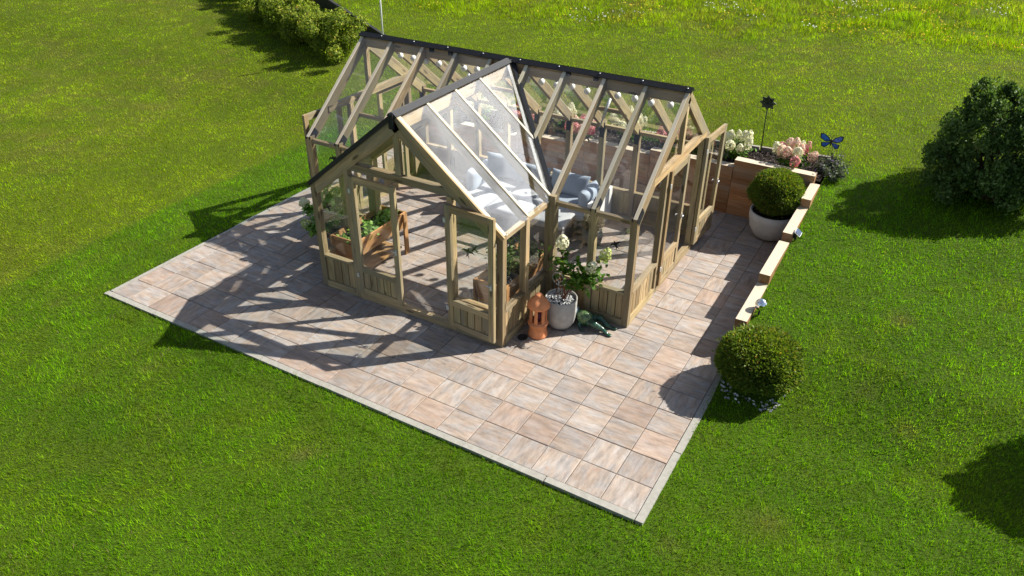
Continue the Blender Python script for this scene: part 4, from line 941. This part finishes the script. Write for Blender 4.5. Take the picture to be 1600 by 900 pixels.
# trough planters inside the bay
def trough(base, label, seed, mat, nleaf, lsize):
    t = thing('wooden_trough_planter', base, label, 'planter', 'wooden trough planters inside the front bay'); bx0, by0, _ = base
    w0, w1, z0, z1, L2 = .35, .56, .95, 1.74, 1.45
    mb = MB()
    for sx in (1, -1):
        a0 = Vector((bx0 + sx * w0, by0 - L2, z0)); a1 = Vector((bx0 + sx * w1, by0 - L2, z1)); b0 = Vector((bx0 + sx * w0, by0 + L2, z0)); b1 = Vector((bx0 + sx * w1, by0 + L2, z1))
        for q in range(3):
            u0, u1 = q / 3 + .006, (q + 1) / 3 - .006
            c0 = a0.lerp(a1, (u0 + u1) / 2); c1 = b0.lerp(b1, (u0 + u1) / 2); mb.beam(c0, c1, .05, (a1 - a0).length * (u1 - u0), (a1 - a0))
    mb.build('side_boards', M['cedar'], t, base)
    for sy in (1, -1):
        mb = MB(); y = by0 + sy * (L2 - .06); mb.poly([(bx0 - w0 + .03, y, z0), (bx0 + w0 - .03, y, z0), (bx0 + w1 - .03, y, z1), (bx0 - w1 + .03, y, z1)], .06); mb.build('end_board', M['cedar'], t, base)
        for sx in (1, -1):
            mb = MB(); mb.beam((bx0 + sx * .60, by0 + sy * (L2 - .13), .02), (bx0 + sx * .60, by0 + sy * (L2 - .13), 1.70), .07, .2, (0, 1, 0)); mb.build('leg', M['cedar'], t, base)
    mb = MB(); mb.box((bx0 - w0 - .1, by0 - L2 + .1, 1.45), (bx0 + w0 + .1, by0 + L2 - .1, 1.56)); mb.build('soil', M['soil'], t, base)
    mb = MB(); mb.box((bx0 - .5, by0 - L2 + .3, .3), (bx0 + .5, by0 + L2 - .3, .36)); mb.build('shelf', M['cedar'], t, base)
    rs = np.random.RandomState(seed); p = thing('young_vegetables' if mat == 'seedling' else 'dark_leafy_plants', (bx0, by0, 1.56), ('bright green seedlings growing in rows in the left trough planter' if mat == 'seedling' else 'dark leafy plants filling the right trough planter'), 'plants')
    if mat == 'seedling':
        cs = []; 
        for y in np.linspace(-1.2, 1.2, 9): cs.append(np.array([bx0 + rs.uniform(-.15, .25), by0 + y, 1.62]) + rs.normal(size=(nleaf, 3)) * [.16, .12, .08])
    else: cs = [np.array([bx0 + rs.uniform(-.3, .3), by0 + rs.uniform(-.6, 1.2), 1.6 + rs.uniform(.1, .7)]) + rs.normal(size=(nleaf, 3)) * [.2, .2, .18] for _ in range(16)]
    cs = np.concatenate(cs); quads('foliage', M[mat], leafverts(cs, rs.normal(size=cs.shape) * .6 + [0, 0, 1], lsize, lsize * .5, rs), rs.rand(len(cs)), p, (bx0, by0, 1.56))
trough((-13.2, 6.25, 0), 'orange wooden trough planter on legs along the left wall of the front bay', 31, 'seedling', 44, .21)
trough((-7.25, 6.35, 0), 'orange wooden trough planter on legs along the right wall of the front bay', 32, 'shrub', 70, .15)
# dry moss ball on a dark pot inside the wing
DBB = (-6.85, 12.0, 0); dbl = thing('dry_moss_ball', DBB, 'beige dry moss ball on a dark woven pot beside the sofa', 'decoration')
mb = MB(); mb.lathe([(0, .01), (.34, .01), (.42, .35), (.36, .62), (0, .63)], DBB, 24); mb.build('pot', M['wicker'], dbl, DBB)
mb = MB(); mb.ellipsoid((DBB[0], DBB[1], .95), (.33, .33, .33), n=18); mb.build('core', M['twig'], dbl, DBB)
foliage_ball('moss', (DBB[0], DBB[1], .95), (.4, .4, .4), 1600, .08, M['dryball'], dbl, DBB, .15, seed=9)

# gazing globe and solar spot by the edging
GBB = (.47, 8.75, .95); gg = thing('gazing_globe', GBB, 'shiny silver mirror globe on a short stick beside the lowest edging timber', 'ornament')
mb = MB(); mb.ellipsoid((.47, 8.75, 1.38), (.2, .2, .2), n=32); mb.build('globe', M['chrome'], gg, GBB)
mb = MB(); mb.tube([(.45, 8.72, .7), (.46, 8.74, 1.2)], .03, 8); mb.build('stick', M['black'], gg, GBB)
SPB = (.42, 13.5, 1.4); ss = thing('solar_spotlight', SPB, 'small black solar spotlight beside the upper edging timber', 'garden light')
mb = MB(); mb.tube([(.42, 13.5, 1.35), (.42, 13.5, 1.62)], .03, 8); mb.build('stake', M['black'], ss, SPB)
mb = MB(); mb.beam((.36, 13.4, 1.66), (.36, 13.62, 1.66), .18, .16, (.4, 0, 1)); mb.build('lamp_housing', M['black'], ss, SPB)
mb = MB(); mb.beam((.47, 13.35, 1.8), (.47, 13.7, 1.8), .22, .03, (.7, -.2, 1)); pn = mb.build('solar_panel', M['solar'], ss, SPB)
mb = MB(); mb.beam((.465, 13.33, 1.785), (.465, 13.72, 1.785), .25, .025, (.7, -.2, 1)); mb.build('panel_frame', M['whiteframe'], pn, SPB)

# ------------------------------------------------------------------ grass blades and meadow flowers
def inview(X, Y, Z, marg=130):
    d = np.stack([X - CP[0], Y - CP[1], Z - CP[2]], -1) @ CR.T
    u = 800 + FPX * d[..., 0] / d[..., 2]; v = 450 + FPX * d[..., 1] / d[..., 2]
    return (d[..., 2] > 1) & (u > -marg) & (u < 1600 + marg) & (v > -marg) & (v < 900 + marg), d[..., 2]
def scatter(total, x0, x1, y0, y1, rs):
    return rs.uniform(x0, x1, total), rs.uniform(y0, y1, total)
rs = np.random.RandomState(77); BX_, BY_ = [], []
# candidate density falls with distance: rings of cells
cx = np.arange(-110, 40, 1.0); cy = np.arange(-13, 110, 1.0); CXX, CYY = np.meshgrid(cx, cy, indexing='ij'); ok, dz = inview(CXX + .5, CYY + .5, height(CXX, CYY))
dens = np.clip(1000 * (15.0 / np.maximum(dz, 15)) ** 1.6, 40, 1000); cnt = np.where(ok, dens, 0).astype(int).ravel()
X = np.repeat(CXX.ravel(), cnt) + rs.rand(cnt.sum()); Y = np.repeat(CYY.ravel(), cnt) + rs.rand(cnt.sum())
jit = .10 * (rs.rand(len(X)) ** 2) * (.3 + 1.4 * fbm(X / .8, Y / .8, 99, 2))
hole = ((X > -20.03 + jit) & (X < .21 - jit) & (Y > -.24 + jit) & (Y < 17.9)) | ((X > -19.9) & (X < .4) & (Y > 17.5) & (Y < 20.02)) | (((X - QB[0]) ** 2 + (Y - QB[1]) ** 2) < .78)
X, Y = X[~hole], Y[~hole]
Z = height(X, Y); _, dz = inview(X, Y, Z); N = len(X)
colr, new = lawncol(X, Y); n5 = fbm(X / 1.4, Y / 1.4, 51, 3); n6 = fbm(X / .35, Y / .35, 61, 2)
mead = np.clip((Y - (34.5 + .105 * (X + 23) + (n5 - .5) * 5)) / 3, 0, 1)
seam = np.exp(-((X + 23.7 + .03 * Y) / .10) ** 2) * (rs.rand(N) < .8)
n7 = fbm(X / .5, Y / .5, 64, 2); n8 = fbm(X / 1.3, Y / 1.3, 67, 3); ws = .13 * np.maximum(dz / 16, 1) ** .9; q_ = np.floor(np.log2(ws / .13) * 2) / 2; ws = .13 * 2 ** q_; n9 = vnoise(X / ws, Y / ws, 69)
ln = (.085 + .06 * n6 + .04 * (n5 - .5) + .05 * (n7 - .5) + .045 * (n9 - .5)) * (1 - .6 * seam) * rs.uniform(.6, 1.35, N) * (1 - .12 * (1 - new)) * (1 + 2.2 * mead * np.clip(n8 * 3 - .8, 0, 1.2))
wd = .0145 * np.maximum(dz / 15, 1) ** .8 * rs.uniform(.7, 1.3, N)
a = rs.rand(N) * 6.2832; lean = rs.uniform(.15, .95, N); wa = fbm(X / 2, Y / 2, 71, 2) * 12
dx = np.cos(a) * lean + .25 * np.cos(wa); dy = np.sin(a) * lean + .25 * np.sin(wa)
b2 = a + 1.57 + rs.normal(size=N) * .5
Bs = np.stack([X, Y, Z - .01], 1); Wv = np.stack([np.cos(b2), np.sin(b2), 0 * a], 1) * (wd / 2)[:, None]
Tp = Bs + np.stack([dx, dy, np.ones(N)], 1) / np.sqrt(1 + dx ** 2 + dy ** 2)[:, None] * ln[:, None]
V = np.stack([Bs - Wv, Bs + Wv, Tp], 1)
me = bpy.data.meshes.new('grass'); vv = (V * T).astype(np.float32).reshape(-1, 3)
me.vertices.add(len(vv)); me.vertices.foreach_set('co', vv.ravel()); me.loops.add(len(vv)); me.loops.foreach_set('vertex_index', np.arange(len(vv), dtype=np.int32))
me.polygons.add(N); me.polygons.foreach_set('loop_start', np.arange(0, len(vv), 3, dtype=np.int32)); me.polygons.foreach_set('loop_total', np.full(N, 3, dtype=np.int32))
mow = 1 + .07 * np.clip(3 * np.sin((.93 * X + .37 * Y) / 1.15 + 1.2 * fbm(X / 6, Y / 6, 57, 2)), -1, 1) * (1 - new) + .035 * np.clip(3 * np.sin(Y / .62), -1, 1) * new
groove = np.exp(-((Y + .95 - .25 * (fbm(X / 4, X * 0, 58, 2) - .5)) / .09) ** 2) * (X > -19.5) * (X < -5) * (fbm(X / 1.3, Y * 0, 59, 2) > .38); mow = mow * (1 - .5 * groove)
var = (np.clip(rs.normal(1.0, .25, N), .35, 1.8) * (.74 + .56 * n7) * (.78 + .5 * n8) * (.72 + .6 * n9) * mow)[:, None]; straw = (rs.rand(N) < .02 + .05 * (1 - new))[:, None]
bc_ = np.where(straw, np.array([.24, .20, .08]), colr * var * np.stack([rs.uniform(.85, 1.2, N), np.ones(N), np.ones(N)], 1))
ca = me.attributes.new('col', 'FLOAT_COLOR', 'FACE'); ca.data.foreach_set('color', np.concatenate([bc_, np.ones((N, 1))], 1).astype(np.float32).ravel())
me.update(calc_edges=True)
k = NM('grass_blades'); c = k.attr('col').outputs['Color']; p = k.principled(c, .6, .06, link=False); t = k.n('ShaderNodeBsdfTranslucent'); k.l(k.mix(1, c, (1.3, 1.42, .4), 'MULTIPLY'), t.inputs['Color'])
x = k.n('ShaderNodeMixShader', i_0=.48); k.l(p.outputs[0], x.inputs[1]); k.l(t.outputs[0], x.inputs[2]); k.l(x.outputs[0], k.out.inputs['Surface'])
me.materials.append(k.m); gr = bpy.data.objects.new('grass', me); COL.objects.link(gr); meta(gr, kind='stuff')
print('blades', N)
# meadow flowers
rs = np.random.RandomState(81); N = 9000; X = rs.uniform(-40, 14, N); Y = rs.uniform(33, 60, N); pat = fbm(X / 3.5, Y / 3.5, 91, 3)
edge = 36 + .105 * (X + 23); keep = (Y > edge) & (pat > .52) & (rs.rand(N) < .75); X, Y, pat = X[keep], Y[keep], pat[keep]; wht = fbm(X / 2.5, Y / 2.5, 95, 2) > .64
Z = height(X, Y) + rs.uniform(.2, .36, len(X))
for nm, sel, stops in (('yellow_meadow_flowers', ~wht, [(0, (.55, .38, .02)), (1, (.75, .58, .04))]), ('white_meadow_flowers', wht, [(0, (.6, .6, .5)), (1, (.8, .8, .75))])):
    c = np.stack([X, Y, Z], 1)[sel]; o = quads(nm, leafmat(nm, stops, .7, .3, .1, (1, 1, 1)), leafverts(c, rs.normal(size=c.shape) * .5 + [0, -.3, 1], .11, .11, rs), rs.rand(len(c))); meta(o, kind='stuff')
